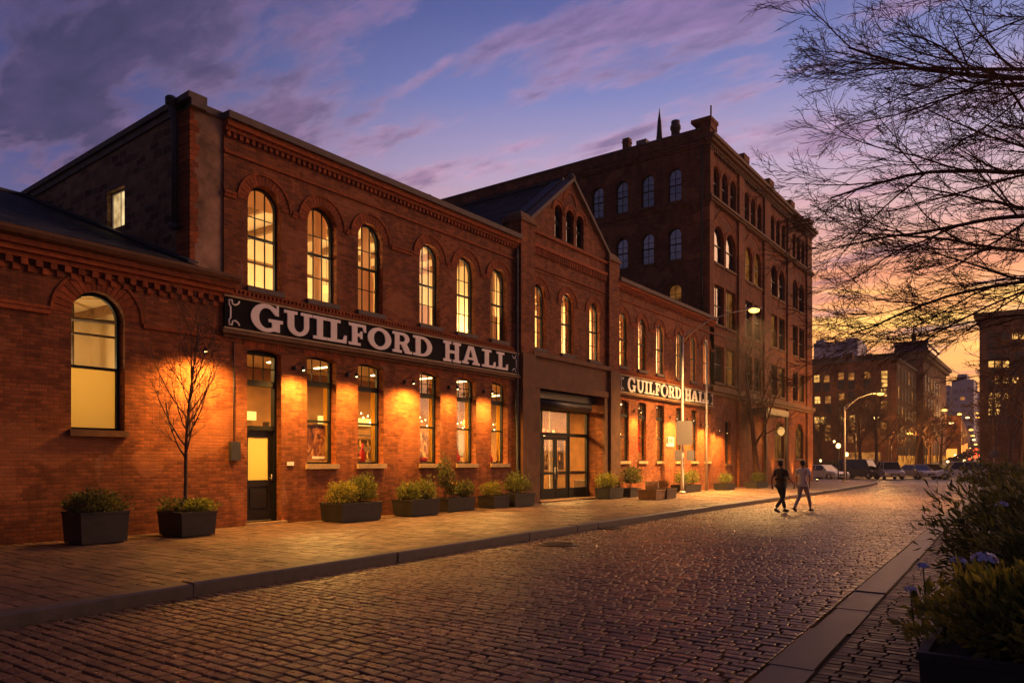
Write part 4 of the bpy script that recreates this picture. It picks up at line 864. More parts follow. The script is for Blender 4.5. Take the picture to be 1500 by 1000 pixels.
b = MB(); b.tube([(-19.9, 5.2, 4.9), (-17.0, 8.9, 4.5)], .03, 6); b.tube([(-20.1, 6.3, 5.2), (-17.2, 9.0, 4.9)], .05, 6); b.tube([(-19.0, 8.2, 5.5), (-19.0, 8.2, 2.0)], .05, 6); tag(b.build('pipework', 'coping', None), 'slanting pipes and ducts seen through the big arched window at the left', 'pipes')
tag(MB().box(-20.45, -20.2, 6.6, 9.2, .2, 4.1).build('tall_cabinet', 'wood', None), 'tall wooden cabinet against the back wall behind the big arched window', 'cabinet')
# curtains in some upper windows
def curtain(y0, y1, label):
    b = MB(); n = 14; x = FX - .62; vs = []
    for k in range(n + 1):
        y = y0 + (y1 - y0) * k / n; dx = .03 * sin(k * 2.1) + random.uniform(-.008, .008); vs += [(x + dx, y, 6.05), (x + dx * .6, y, 8.75)]
    b.add(vs, [(2 * k, 2 * k + 2, 2 * k + 3, 2 * k + 1) for k in range(n)], True)
    o = b.build('curtain', 'curtain', None, None, False); tag(o, label, 'curtain', 'curtains in the upper windows')
    md = o.modifiers.new('thickness', 'SOLIDIFY'); md.thickness = .01
for (y0, y1, l) in [(13.42, 13.72, 'curtain at the right side of the second arched window from the left'), (14.6, 14.95, 'curtain at the left side of the third arched upper window'), (15.2, 15.6, 'curtain at the right side of the third arched upper window'), (17.2, 17.6, 'gathered curtain in the fourth arched upper window'), (19.05, 19.5, 'gathered curtain in the fifth arched upper window'), (20.8, 21.2, 'left curtain in the sixth arched upper window'), (21.45, 21.75, 'right curtain in the sixth arched upper window'),
                    (23.4, 23.9, 'curtain in the left upper window of the gabled block'), (25.5, 25.95, 'curtain in the middle upper window of the gabled block'), (27.65, 28.1, 'curtain in the right upper window of the gabled block'), (30.4, 30.8, 'curtain in the first upper window of the right wing'), (32.35, 32.8, 'curtain in the second upper window of the right wing'), (34.5, 34.9, 'curtain in the third upper window of the right wing'), (36.8, 37.2, 'curtain in the fourth upper window of the right wing'), (38.6, 39.0, 'curtain in the fifth upper window of the right wing')]: curtain(y0, y1, l)
for y0, y1, z0, z1, l in ((14.50, 15.56, 6.05, 7.35, 'pinkish half blind in the lower sash of the third arched window'), (17.05, 18.06, 6.05, 6.75, 'half blind low in the fourth arched window'), (12.74, 13.78, 7.9, 8.7, 'raised blind at the head of the second arched window'), (20.68, 21.68, 6.05, 7.0, 'half blind low in the sixth arched window'), (10.9, 11.98, 8.15, 8.7, 'raised blind at the head of the first arched window')):
    tag(MB().box(FX - .46, FX - .45, y0, y1, z0, z1).build('blind', 'blind', None), l, 'blind', 'blinds in the upper windows')
for i, y in enumerate((14.2, 18.4, 22.6, 29.4, 33.4, 37.6)):
    o = thing('column', (-19.2, y, .2), 'dark iron column inside the ground floor, ' + ['behind the first window pier', 'behind the third window', 'left of the entrance', 'right of the entrance', 'in the near half of the right wing', 'in the far half of the right wing'][i], 'column', 'columns in the ground-floor room')
    MB().lathe((-19.2, y, .2), [(.17, 0), (.17, .2), (.10, .25), (.09, 4.4), (.16, 4.6), (.2, 4.78)], 12).build('shaft', 'dark_wood', o)
def shade_lamp(x, y, z, label, mat):
    o = thing('shaded_lamp', (x, y, z), label, 'hanging lamp', 'shaded lamps in the ground-floor room')
    MB().tube([(x, y, z + .28), (x, y, 4.98)], .008, 5).build('cord', 'dark_metal', o); MB().lathe((x, y, z), [(.22, 0), (.22, .01), (.10, .22), (.04, .28)], 14).build('shade', mat, o); MB().ell((x, y, z - .01), .07, .07, .07, 8, 6).build('bulb', 'bulb', o)
k = 0
for x, y, m_, w_ in ((-17.9, 13.9, 'red', 'first ground-floor window'), (-18.4, 15.9, 'red', 'second ground-floor window'), (-17.8, 18.3, 'red', 'third ground-floor window'), (-18.0, 20.3, 'brass', 'fourth ground-floor window'), (-18.3, 22.1, 'brass', 'fifth ground-floor window'), (-19.0, 25.2, 'brass', 'left entrance sidelight'), (-18.6, 28.0, 'red', 'right entrance sidelight'), (-17.6, 31.6, 'brass', 'first ground-floor window of the right wing'), (-17.6, 34.8, 'red', 'third ground-floor window of the right wing'), (-17.6, 38.9, 'brass', 'fifth ground-floor window of the right wing')):
    shade_lamp(x, y, 2.95 + .15 * (k % 3), ('red' if m_ == 'red' else 'brass') + ' shaded lamp hanging behind the ' + w_, m_); k += 1
o = thing('counter', (-20.2, 26, .2), 'wooden serving counter with an added glowing front seen through the entrance doors', 'counter')
b = MB(); b.box(-20.6, -19.9, 23.8, 28.6, .2, 1.2); b.box(-20.7, -19.8, 23.7, 28.7, 1.202, 1.27); b.build('body', 'wood', o); b = MB(); b.box(-19.898, -19.88, 24.0, 28.4, .35, 1.05); b.build('added_glow_front', 'globe_dim', o)  # counter front glows without a lamp; added to warm the entrance
for y, z, w, h, m_, l in ((26.3, 2.5, 1.5, 1.0, 'globe_dim', 'warm glowing panel added on the back wall, seen through the doors'), (24.4, 2.4, .7, 1.3, 'poster', 'tall dark poster on the back wall left of the doors'), (28.3, 2.3, .8, 1.1, 'red', 'red picture on the back wall right of the doors'), (33.0, 2.6, 1.6, 1.0, 'poster', 'dark picture on the back wall of the right wing'), (17.0, 2.4, .9, 1.4, 'poster', 'dark poster on the back wall of the hall')):  # the first, glowing panel is added to warm the entrance
    tag(MB().box(-22.58, -22.54, y - w / 2, y + w / 2, z - h / 2, z + h / 2).build('wall_picture', m_, None), l, 'picture')
def drape(y0, y1, label):
    b = MB(); n = 10; x = FX - .45; vs = []
    for k in range(n + 1): y = y0 + (y1 - y0) * k / n; dx = .025 * sin(k * 2.3); vs += [(x + dx, y, 1.7), (x + dx * .6, y, 3.9)]
    b.add(vs, [(2 * k, 2 * k + 2, 2 * k + 3, 2 * k + 1) for k in range(n)], True); o = b.build('drape', 'drape', None, None, False); tag(o, label, 'curtain', 'yellow drapes in the ground-floor windows'); md = o.modifiers.new('thickness', 'SOLIDIFY'); md.thickness = .008
M['drape'] = cloth('yellow_drape_cloth', (.80, .52, .10))
PN = ['first', 'second', 'third', 'fourth', 'fifth', 'sixth']
for i, (a, b__) in enumerate(GR): drape(b__ - .08, b__ + .22, 'yellow drape at the right side of the %s ground-floor window of the hall' % PN[i])
for i, (a, b__) in enumerate(GD): drape(b__ + .35, b__ + .95, 'yellow drape at the right side of the %s ground-floor window of the right wing' % PN[i])
M['vase_cream'] = plain('cream_glaze', (.75, .58, .34), .35, var=.1); M['vase_amber'] = plain('amber_glaze', (.55, .22, .05), .3, var=.2)
VP = [[(.045, 0), (.09, .06), (.10, .16), (.05, .26), (.06, .32)], [(.05, 0), (.14, .05), (.16, .12), (.15, .13)], [(.06, 0), (.06, .22), (.025, .30), (.025, .40)], [(.07, 0), (.11, .10), (.07, .18), (.085, .22)]]
kk = 0
for i, (a, b__) in enumerate(GR + [GD[0], GD[1], GD[2], GD[4]]):
    where = ('%s ground-floor window of the hall' % PN[i]) if i < 5 else ('%s ground-floor window of the right wing' % PN[(0, 1, 2, 4)[i - 5]])
    if i == 0: continue
    tag(MB().box(FX - .95, FX - .58, a - .1, b__ + .25, 1.62, 1.66).build('display_shelf', 'wood', None), 'wooden display shelf inside the ' + where, 'shelf', 'display shelves in the windows')
    for j in range(3):
        y = a + .14 + j * .36; q = MB(); q.lathe((FX - .76, y, 1.662), [(u_ * 1.45, v_ * 1.5) for u_, v_ in VP[kk % 4]], 14); m_ = ('vase_cream', 'vase_amber', 'red')[kk % 3]
        tag(q.build(('vase', 'bowl', 'bottle', 'jar')[kk % 4], m_, None), '%s %s, %s on the shelf in the %s' % (('cream', 'amber', 'red')[kk % 3], ('vase', 'bowl', 'bottle', 'jar')[kk % 4], ('left', 'middle', 'right')[j], where), ('vase', 'bowl', 'bottle', 'jar')[kk % 4], 'crockery on the window shelves'); kk += 1
    light('POINT', (FX - 1.1, (a + b__) / 2 + .2, 2.9), 26, WARM, radius=.08)  # added point light without a fixture, brightens the shelf display
    sl = thing('added_string_lights', (FX - .62, (a + b__) / 2 + .3, 3.0), 'small bulb string added for sparkle inside the ' + where, 'string lights', 'string lights added for sparkle in the shop windows'); o_ = .3 if i < 5 else .9  # made-up bulb string, put in for bright sparkles behind the glass
    pts_ = [(FX - .62 - .05 * (k % 2), a + o_ - .15 + (b__ - a + .2) * k / 9, 3.35 - .30 * sin(pi * k / 9 * 2) ** 2 - .12 * (k % 3)) for k in range(10)]
    MB().tube(pts_, .006, 4).build('wire', 'dark_metal', sl)
    for p_ in pts_: q = MB(); q.ell((p_[0], p_[1], p_[2] - .04), .022, .022, .028, 6, 5); q.build('bulb', 'bulb', sl)
    tag(MB().box(FX - 1.32, FX - 1.30, a + o_ + .1, a + o_ + .75, 2.15, 2.95).build('framed_print', ('red', 'vase_cream', 'poster', 'vase_amber')[i % 4], None), ('red', 'cream', 'brown', 'amber')[i % 4] + ' framed print hanging inside the ' + where, 'picture', 'prints in the shop windows')
# ground-floor furnishing
def bar_unit(y0, y1, label, seed):
    o = thing('back_bar', (-20.5, (y0 + y1) / 2, .2), label, 'bar')
    b = MB(); b.box(-20.9, -20.3, y0, y1, .2, 1.25); b.box(-20.95, -20.2, y0 - .05, y1 + .05, 1.252, 1.30); b.build('counter', 'wood', o)
    b = MB()
    for z in (1.75, 2.25, 2.75): b.box(-22.3, -21.95, y0, y1, z, z + .04)
    for y in (y0, (y0 + y1) / 2, y1 - .05): b.box(-22.3, -21.95, y, y + .05, .2, 3.1)
    b.build('shelf', 'dark_wood', o)
bar_unit(12.6, 15.9, 'wooden bar counter with back shelves behind the first two ground-floor windows', 1)
bar_unit(18.0, 21.6, 'wooden bar counter with back shelves behind the last three ground-floor windows of the hall', 2)
bar_unit(31.0, 35.0, 'wooden bar counter with back shelves inside the right wing', 3)
bot = MB(); bot.lathe((0, 0, 0), [(.045, 0), (.045, .2), (.018, .26), (.018, .34)], 8)
M['bottle'] = plain('bottle_glass', (.45, .22, .05), .15, var=.5, nscale=3)
bo = bot.build('bottle', 'bottle', None, (0, 0, 0)); tag(bo, 'small amber bottle standing on a back-bar shelf seen through the ground-floor windows', 'bottle', 'bottles on the back-bar shelves'); first = True
rr = random.Random(9)
NUM = ['first', 'second', 'third', 'fourth', 'fifth', 'sixth', 'seventh', 'eighth', 'ninth', 'tenth', 'eleventh', 'twelfth', 'thirteenth', 'fourteenth', 'fifteenth', 'sixteenth']
for y0, y1, wh_ in ((12.6, 15.9, 'left bar of the hall'), (18.0, 21.6, 'right bar of the hall'), (31.0, 35.0, 'bar in the right wing')):
    for z in (1.79, 2.29):
        y = y0 + .25; cnt = 0
        while y < y1 - .2:
            c = bo if first else bo.copy(); 
            if not first: COL.objects.link(c)
            first = False; c.location = (-22.1, y, z); c.scale = (1, 1, rr.uniform(.75, 1.1)); c['label'] = '%s small bottle from the left on the %s shelf, %s' % (NUM[cnt], 'lower' if z < 2 else 'upper', wh_); cnt += 1; y += rr.uniform(.22, .42)
def chair_proto():
    o = thing('chair', (0, 0, 0), 'x', 'chair', 'chairs inside the hall')
    MB().box(-.21, .21, -.21, .21, .44, .48).build('seat', 'wood', o)
    b = MB(); b.box(-.21, -.18, -.20, .20, .62, .95); b.build('backrest', 'wood', o)
    for sx, sy in ((-1, -1), (-1, 1), (1, -1), (1, 1)): MB().box(sx * .19 - .018, sx * .19 + .018, sy * .19 - .018, sy * .19 + .018, 0, .44 if sx > 0 else .66).build('leg', 'dark_wood', o)
    return o
def table_proto():
    o = thing('table', (0, 0, 0), 'x', 'table', 'tables inside the hall')
    b = MB(); b.lathe((0, 0, .72), [(.42, 0), (.44, .01), (.44, .035), (.42, .045)], 20); b.build('tabletop', 'wood', o)
    b = MB(); b.lathe((0, 0, 0), [(.26, 0), (.24, .03), (.04, .07), (.035, .72)], 12); b.build('pedestal', 'dark_metal', o); return o
cp = chair_proto(); tp = table_proto()
spots = [(-17.3, 13.2, 'behind the first ground-floor window'), (-17.4, 15.1, 'behind the second ground-floor window'), (-17.3, 17.6, 'behind the third ground-floor window'), (-17.4, 19.4, 'behind the fourth ground-floor window'), (-17.4, 21.3, 'behind the fifth ground-floor window'), (-17.4, 32.6, 'behind the second window of the right wing')]
for i, (x, y, w_) in enumerate(spots):
    t_ = tp if i == 0 else copy_tree(tp); t_.location = (x, y, .9 if False else .2 + .65); t_['label'] = 'round wooden pub table ' + w_; t_.scale = (1, 1, 1.0)
    for k, dy in enumerate((-.62, .62)):
        c = cp if (i == 0 and k == 0) else copy_tree(cp); c.location = (x, y + dy, .85); c.rotation_euler = (0, 0, radians(90 if k == 0 else -90) + random.uniform(-.2, .2)); c['label'] = 'wooden chair on the %s side, %s' % (('near', 'far')[k], w_)
for y0, y1, q in ((12.4, 22.1, 'hall'), (30.2, 36, 'right wing')):   # raised seating platform the tables stand on
    tag(MB().box(-18.4, FX - .38, y0, y1, .202, .85).build('seating_platform', 'dark_wood', None, None), 'raised dark wooden seating platform inside the %s windows' % q, 'platform')
# items at the windows
o = thing('poster', (FX - .30, 13.2, 1.75), 'dark brown poster with white caption in the first ground-floor window', 'poster')
MB().box(FX - .315, FX - .300, 12.84, 13.62, 1.76, 2.72).build('print', 'poster', o)
MB().box(FX - .299, FX - .297, 13.15, 13.58, 1.80, 1.87).build('caption', 'cream', o)
o = MB().box(FX - .34, FX - .325, 32.42, 32.96, 2.2, 3.75).build('banner', 'red', None); tag(o, 'red banner hanging inside the second ground-floor window of the right wing', 'banner')
b = MB(); b.lathe((-18.8, 14.5, 2.55), [(.05, 0), (.22, .05), (.10, .3), (.03, .35)], 10); tag(b.build('lamp_shade_light', 'red', None), 'small red lampshade seen through the second ground-floor window', 'lampshade') if False else None
# glowing back wall panels: lit menu boards above the bars
for y0, y1, q in ((12.9, 15.6, 'left bar'), (18.3, 21.3, 'right bar'), (31.3, 34.6, 'bar in the right wing')):
    o = MB().box(-22.36, -22.30, y0, y1, 3.05 + .1, 3.45).build('lit_shelf_panel', 'globe', None); tag(o, 'warm backlit panel on the wall above the ' + q, 'light panel')
# ================================================================== WALL LAMPS
def sconce(y, z, label, power, grp='wall lamps along the brick fronts', fx=FX, size=166):
    o = thing('wall_lamp', (fx, y, z), label, 'wall lamp', grp); x = fx
    b = MB(); b.tube([(x, y, z + .10), (x + .08, y, z + .20), (x + .30, y, z + .22), (x + .36, y, z + .12)], .010, 6); b.lathe((x + .012, y, z + .04), [(.01, 0), (.06, .02), (.06, .1), (.01, .12)], 8); b.build('arm', 'dark_metal', o)
    b = MB(); ax = Vector((.22, 0, -1)).normalized(); n = 14; c0 = Vector((x + .36, y, z + .13)); vs = []; e1 = Vector((0, 1, 0)); e2 = ax.cross(e1)
    prof = [(.022, 0), (.036, .03), (.066, .07), (.098, .13), (.092, .13), (.058, .072), (.015, .04)]
    for r, h in prof:
        for k in range(n): a = 2 * pi * k / n; vs.append(c0 + ax * h + (e1 * cos(a) + e2 * sin(a)) * r)
    b.add(vs, [(i * n + k, i * n + (k + 1) % n, (i + 1) * n + (k + 1) % n, (i + 1) * n + k) for i in range(len(prof) - 1) for k in range(n)], True); b.build('shade', 'dark_metal', o)
    b = MB(); c1 = c0 + ax * .095; b.ell(c1, .032, .032, .036, 8, 6); b.build('bulb', 'bulb', o)
    lp = c0 + ax * .17 + Vector((.10, 0, 0))
    light('SPOT', lp, power * 2.9, (1, .44, .075), radius=.12, target=lp + Vector((-.04, 0, -1)), size=size, blend=1.0, parent=o)
SC = 1.0
sconce(9.60, 4.20, 'dark wall lamp lit above the bare sapling, left of the name board', 330 * SC)
sconce(12.33, 4.05, 'dark wall lamp on the brick pier right of the panelled door', 230 * SC)
sconce(14.13, 4.05, 'dark wall lamp on the pier between the first and second ground-floor windows', 120 * SC)
sconce(16.40, 4.05, 'dark wall lamp on the wide brick pier in the middle of the hall', 260 * SC)
sconce(18.45, 4.05, 'dark wall lamp on the pier between the third and fourth ground-floor windows', 130 * SC)
sconce(20.29, 4.05, 'dark wall lamp on the pier between the fourth and fifth ground-floor windows', 170 * SC)
sconce(31.66, 4.0, 'dark wall lamp between the first two ground-floor windows of the right wing', 170 * SC)
sconce(35.75, 3.9, 'dark wall lamp above the yellow notice on the right wing', 420 * SC)
sconce(37.95, 3.9, 'dark wall lamp behind the tall lamp post on the right wing', 300 * SC)
sconce(39.95, 3.7, 'dark wall lamp between the last two ground-floor windows of the right wing', 260 * SC)
sconce(41.75, 3.5, 'dark wall lamp where the right wing meets the tall warehouse', 260 * SC)
sconce(43.0, 3.4, 'dark wall lamp on the first bay of the tall warehouse', 160 * SC)
def uplight(x, y, label, power):
    o = thing('ground_uplight', (x, y, .15), label, 'uplight', 'uplights at the foot of the warehouse')
    MB().lathe((x, y, .15), [(.10, 0), (.10, .14), (.08, .15)], 10).build('housing', 'dark_metal', o)
    MB().lathe((x, y, .302), [(.075, 0), (.07, .012)], 10).build('lens', 'bulb', o)
    light('SPOT', (x, y, .36), power, (1, .50, .10), radius=.05, target=(x - .35, y, 3), size=85, blend=.8, parent=o)
uplight(-15.45, 53.2, 'lit uplight washing the pier left of the first arched warehouse window', 260)
uplight(-15.45, 57.8, 'lit uplight washing the pier between the two arched warehouse windows', 260)
uplight(-15.45, 62.9, 'lit uplight at the far corner pier of the warehouse', 260)
o = thing('notice_board', (FX, 36.0, 2.45), 'small cream notice with red marks fixed to the wall beside the lamp post', 'sign')
MB().box(FX + .0, FX + .03, 35.3, 36.2, 2.5, 3.0).build('panel', 'cream', o); MB().box(FX + .031, FX + .036, 35.33, 35.5, 2.65, 2.98).build('red_mark', 'red', o)
b = MB(); b.box(FX + .031, FX + .036, 35.62, 35.75, 2.72, 2.9); b.box(FX + .031, FX + .036, 35.87, 36.0, 2.72, 2.9); b.build('red_mark', 'red', o)
o = thing('round_hanging_lantern', (FX + 1.2, 50.6, 3.3), 'round glowing yellow lantern hanging at the warehouse portico', 'lantern')
MB().ell((FX + 1.3, 50.6, 3.75), .24, .24, .29, 16, 10).build('globe', 'globe_dim', o)
b = MB(); b.tube([(FX + 1.3, 50.6, 4.03), (FX + 1.3, 50.6, 4.76)], .02, 5); b.build('hanger', 'dark_metal', o)
b = MB(); b.tube([(FX + 1.3 + 0.25 * cos(radians(t)), 50.6 - .03, 3.75 + .30 * sin(radians(t))) for t in range(0, 361, 20)], .02, 5); b.build('band', 'dark_metal', o)
light('POINT', (FX + 1.3, 50.6, 3.2), 60, (1, .55, .15), radius=.2, parent=o)
# ================================================================== PLANTERS AND PLANTS
def planter(x0, x1, y0, y1, h, label, z=.15, taper=.03, mat='planter'):
    o = thing('planter', ((x0 + x1) / 2, (y0 + y1) / 2, z), label, 'planter', 'dark planters along the pavement')
    b = MB(); t = taper; w = .04; q = lambda e, zz: [(x0 + e, y0 + e, zz), (x1 - e, y0 + e, zz), (x1 - e, y1 - e, zz), (x0 + e, y1 - e, zz)]
    vs = q(t, z + .025) + q(0, z + h - .05) + q(-.012, z + h - .045) + q(-.012, z + h) + q(w, z + h) + q(w, z + h - .09)
    fs = [(0, 3, 2, 1)]
    for i in range(5):
        for k in range(4): j = (k + 1) % 4; fs.append((i * 4 + k, i * 4 + j, i * 4 + 4 + j, i * 4 + 4 + k))
    b.add(vs, fs); b.box(x0 + .08, x0 + .2, y0 + .08, y1 - .08, z, z + .03); b.box(x1 - .2, x1 - .08, y0 + .08, y1 - .08, z, z + .03); b.build('box', mat, o)
    MB().box(x0 + w - .005, x1 - w + .005, y0 + w - .005, y1 - w + .005, z + h - .14, z + h - .07).build('soil', 'soil', o); return o
def leafcloud(mb, c, r, n, L=.06, Wd=.02, up=.4, seed=1, lance=False, shell=.35, lump=.5):
    rr = random.Random(seed); c = Vector(c)
    for i in range(n):
        while True:
            d = Vector((rr.gauss(0, 1), rr.gauss(0, 1), rr.gauss(0, 1)))
            if d.length > .1: break
        d.normalize()
        k = shell + (1 - shell) * rr.random() ** .5
        lm = 1 + lump * noise.noise(d * 2.3 + Vector((seed, 0, 0))) * 1.6
        p = c + Vector((d.x * r[0], d.y * r[1], d.z * r[2])) * k * lm
        if p.z < c.z - r[2] * .55: p.z = c.z - r[2] * .55 + rr.random() * .05
        ax = (d * .9 + Vector((rr.uniform(-1, 1), rr.uniform(-1, 1), rr.uniform(-1, 1))) * .8 + Vector((0, 0, up))).normalized()
        sd = ax.cross(Vector((rr.uniform(-1, 1), rr.uniform(-1, 1), rr.uniform(-1, 1)))).normalized(); nn = ax.cross(sd)
        l = L * rr.uniform(.6, 1.3); w = Wd * rr.uniform(.7, 1.2)
        mid = p + ax * l * .5 + nn * l * .06; tip = p + ax * l - nn * l * .12
        mb.add([p, mid + sd * w, tip, mid - sd * w, mid - nn * w * .35], [(0, 1, 4), (1, 2, 4), (2, 3, 4), (3, 0, 4)])
def shrub(c, r, n, label, mat='leaf', cat='shrub', L=.07, Wd=.022, seed=1, flowers=None, base=None, up=.4, grp='shrubs in the pavement planters', name='shrub'):
    bz = base if base is not None else c[2] - r[2]
    o = thing(name, (c[0], c[1], bz), label, cat, grp)
    b = MB(); rr = random.Random(seed + 50)
    k = 4 if max(r) > .3 else 2
    for i in range(k): leafcloud(b, (c[0] + rr.uniform(-.4, .4) * r[0], c[1] + rr.uniform(-.45, .45) * r[1], c[2] + rr.uniform(-.12, .12) * r[2]), (r[0] * .78, r[1] * .72, r[2] * .92), n // k, L, Wd, up, seed * 7 + i)
    b.build('foliage', mat, o, fixn=False)
    b = MB()
    for i in range(12):
        d = Vector((rr.uniform(-1, 1) * r[0], rr.uniform(-1, 1) * r[1], r[2] * rr.uniform(.8, 1.3))); p0 = Vector((c[0] + d.x * .02, c[1] + d.y * .02, bz)); p2 = Vector((c[0] + d.x * .9, c[1] + d.y * .9, bz + d.z))
        b.tube([p0, (p0 + p2) / 2 + Vector((0, 0, .05)), p2], [.008, .006, .003], 4, False)
    b.build('stem', 'bark', o, fixn=False)
    if flowers:
        fm, fn, fr2 = flowers
        for i in range(fn):
            b = MB()
            a = rr.uniform(0, 2 * pi); p = Vector((c[0] + cos(a) * r[0] * rr.uniform(.2, .9), c[1] + sin(a) * r[1] * rr.uniform(.2, .9), c[2] + r[2] * rr.uniform(.5, 1.05)))
            for k_ in range(9):
                w = 2 * pi * k_ / 9; q = Vector((cos(w), sin(w), .5 + rr.random() * .4)).normalized() * fr2; s_ = q.cross(Vector((0, 0, 1))).normalized() * fr2 * .45
                b.add([p, p + q * .6 + s_, p + q * 1.15, p + q * .6 - s_], [(0, 1, 2, 3)])
            b.build('flower', fm, o, fixn=False)
    return o
planter(-15.45, -14.65, 6.48, 7.38, .62, 'dark planter box nearest the left edge, under the arched window')
shrub((-15.05, 6.93, .88), (.44, .52, .25), 2600, 'low dense evergreen mound in the leftmost planter', 'leaf_dark', seed=2, base=.6, flowers=('petal_pink', 6, .04))
planter(-15.50, -14.55, 8.40, 9.20, .52, 'dark planter box holding the bare sapling')
shrub((-15.02, 8.80, .76), (.50, .46, .15), 1800, 'low green groundcover round the sapling trunk', 'leaf', seed=3, base=.6, flowers=('petal_white', 5, .035))
planter(-15.55, -14.68, 12.80, 14.20, .50, 'dark planter box right of the panelled door')
shrub((-15.12, 13.1, .86), (.38, .42, .34), 1800, 'rounded yellow-green shrub left in the planter by the door', 'leaf_yellow', seed=4, base=.6, flowers=('petal_white', 6, .05))
shrub((-15.18, 13.86, .95), (.36, .42, .42), 1900, 'taller dark green shrub right in the planter by the door', 'leaf', seed=5, base=.6)
planter(-15.55, -14.75, 15.42, 16.6, .48, 'dark planter box below the middle wall lamp')
shrub((-15.15, 15.7, .80), (.34, .36, .30), 1500, 'spiky green shrub left in the planter below the middle wall lamp', 'leaf', seed=6, base=.55, flowers=('petal_pink', 7, .05))
shrub((-15.15, 16.3, .84), (.36, .40, .36), 1600, 'green shrub with a pale flower head below the third window', 'leaf', seed=7, base=.55, flowers=('petal_white', 1, .10))
planter(-15.75, -15.2, 17.5, 18.85, .44, 'dark planter box set back under the third and fourth windows')
shrub((-15.5, 17.7, 1.25), (.24, .26, .58), 1100, 'tall loose dark shrub rising before the third window sill', 'leaf_dark', seed=8, base=.5)
shrub((-15.42, 18.0, .82), (.28, .34, .24), 900, 'shrub topped by blooms coloured as if lit orange under the third window', 'leaf', seed=9, base=.5, flowers=('petal_lamplit', 6, .12))
shrub((-15.45, 18.55, .80), (.28, .42, .30), 1200, 'rounded dark shrub at the right of the set-back planter', 'leaf_dark', seed=10, base=.5)
planter(-15.85, -15.12, 19.75, 20.65, .42, 'dark planter box left of the pair by the entrance pier')
shrub((-15.45, 20.1, .76), (.34, .48, .26), 1300, 'pale yellow-green shrub left of the entrance pier', 'leaf_yellow', seed=11, base=.5, flowers=('petal_white', 4, .05))
planter(-15.75, -15.0, 20.80, 22.0, .46, 'dark planter box right against the entrance pier')
shrub((-15.35, 21.3, .92), (.36, .60, .38), 2000, 'tall dark green shrub against the left entrance pier', 'leaf', seed=12, base=.5, flowers=('petal_white', 5, .045))
planter(-15.75, -15.0, 27.55, 28.75, .46, 'dark planter box standing right of the entrance doors')
shrub((-15.38, 28.1, .86), (.40, .66, .34), 2200, 'spreading yellow-green shrub right of the entrance doors', 'leaf_yellow', seed=13, base=.5, flowers=('petal_pink', 8, .05))
planter(-15.75, -15.1, 29.6, 30.6, .40, 'dark pot box under the first window of the right wing')
shrub((-15.4, 30.2, 1.02), (.50, .72, .46), 2400, 'big round dark shrub under the first window of the right wing', 'leaf_dark', seed=14, base=.5)
planter(-14.0, -13.15, 28.05, 28.95, .42, 'weathered low crate planter nearest the street before the wing', mat='wood')
planter(-13.95, -13.1, 29.0, 30.0, .44, 'wooden crate planter holding the brown heather mound', mat='dark_wood')
shrub((-13.55, 29.5, .72), (.40, .48, .20), 2200, 'brown heather-like mound in the wooden crate planter', 'leaf_brown', seed=15, base=.5, L=.05, Wd=.008, up=1.6)
b = MB(); rr = random.Random(4)
for k in range(7):   # wicker bundle: woven hoops and sticks
    z = .58 + .05 * k; b.tube([(-13.55 + (.26 + .02 * sin(k)) * cos(a * pi / 8), 28.5 + (.30) * sin(a * pi / 8), z + .012 * sin(a * 3 + k * 2)) for a in range(17)], .014, 5)
for k in range(16): a = k * pi / 8; b.tube([(-13.55 + .26 * cos(a), 28.5 + .30 * sin(a), .5), (-13.55 + .27 * cos(a), 28.5 + .31 * sin(a), .93)], .010, 4)
tag(b.build('wicker_basket', 'wood', None), 'open wicker basket standing in the low crate planter by the lamp post', 'basket')
planter(-15.75, -14.95, 35.3, 37.4, .40, 'long dark planter box behind the lamp post')
shrub((-15.3, 35.8, .84), (.36, .55, .34), 1300, 'light green shrub in the long planter, left of the pole', 'leaf', seed=16, base=.5, flowers=('petal_white', 5, .05))
shrub((-15.3, 36.9, .88), (.36, .5, .40), 1300, 'darker green shrub in the long planter, right of the pole', 'leaf', seed=17, base=.5)
planter(-15.3, -14.5, 39.95, 41.2, .38, 'dark planter box at the seam of wing and warehouse')
shrub((-14.9, 40.6, .76), (.38, .62, .30), 1200, 'leafy green shrub at the seam of wing and warehouse', 'leaf', seed=18, base=.5)
planter(-14.95, -14.2, 44.0, 46.2, .36, 'dark planter box beside the street tree at the warehouse')
shrub((-14.6, 45.2, .74), (.36, .8, .30), 1200, 'green shrub in the planter beside the warehouse street tree', 'leaf', seed=19, base=.5)
# right foreground
planter(-.62, .9, 4.75, 5.6, .62, 'large dark planter box at the bottom right corner', z=.03)
shrub((.12, 5.22, .76), (.70, .46, .32), 13000, 'yellow-green leafy plants filling the bottom right planter', 'leaf_yellow', seed=30, base=.5, L=.085, Wd=.017, up=.9, grp='plants in the right foreground')
shrub((.25, 6.7, .80), (.85, .70, .52), 13000, 'dark narrow-leaved bush just behind the bottom right planter', 'leaf_dark', seed=31, base=.03, L=.11, Wd=.012, up=.3, grp='plants in the right foreground')
shrub((.25, 8.7, .88), (1.05, 1.2, .68), 20000, 'large dark bush overhanging the right kerb', 'leaf_dark', seed=32, base=.03, L=.12, Wd=.013, up=.3, grp='plants in the right foreground')
shrub((1.0, 11.8, .95), (1.7, 2.0, .66), 15000, 'wide dark bush beyond the overhanging one at the right edge', 'leaf_dark', seed=33, base=.03, L=.13, Wd=.018, up=.4, grp='plants in the right foreground')
o = thing('hydrangea', (-.35, 6.0, .03), 'pale lilac hydrangea heads on thin stems above the bottom right planter', 'flowers')
rr = random.Random(8); lb = MB()
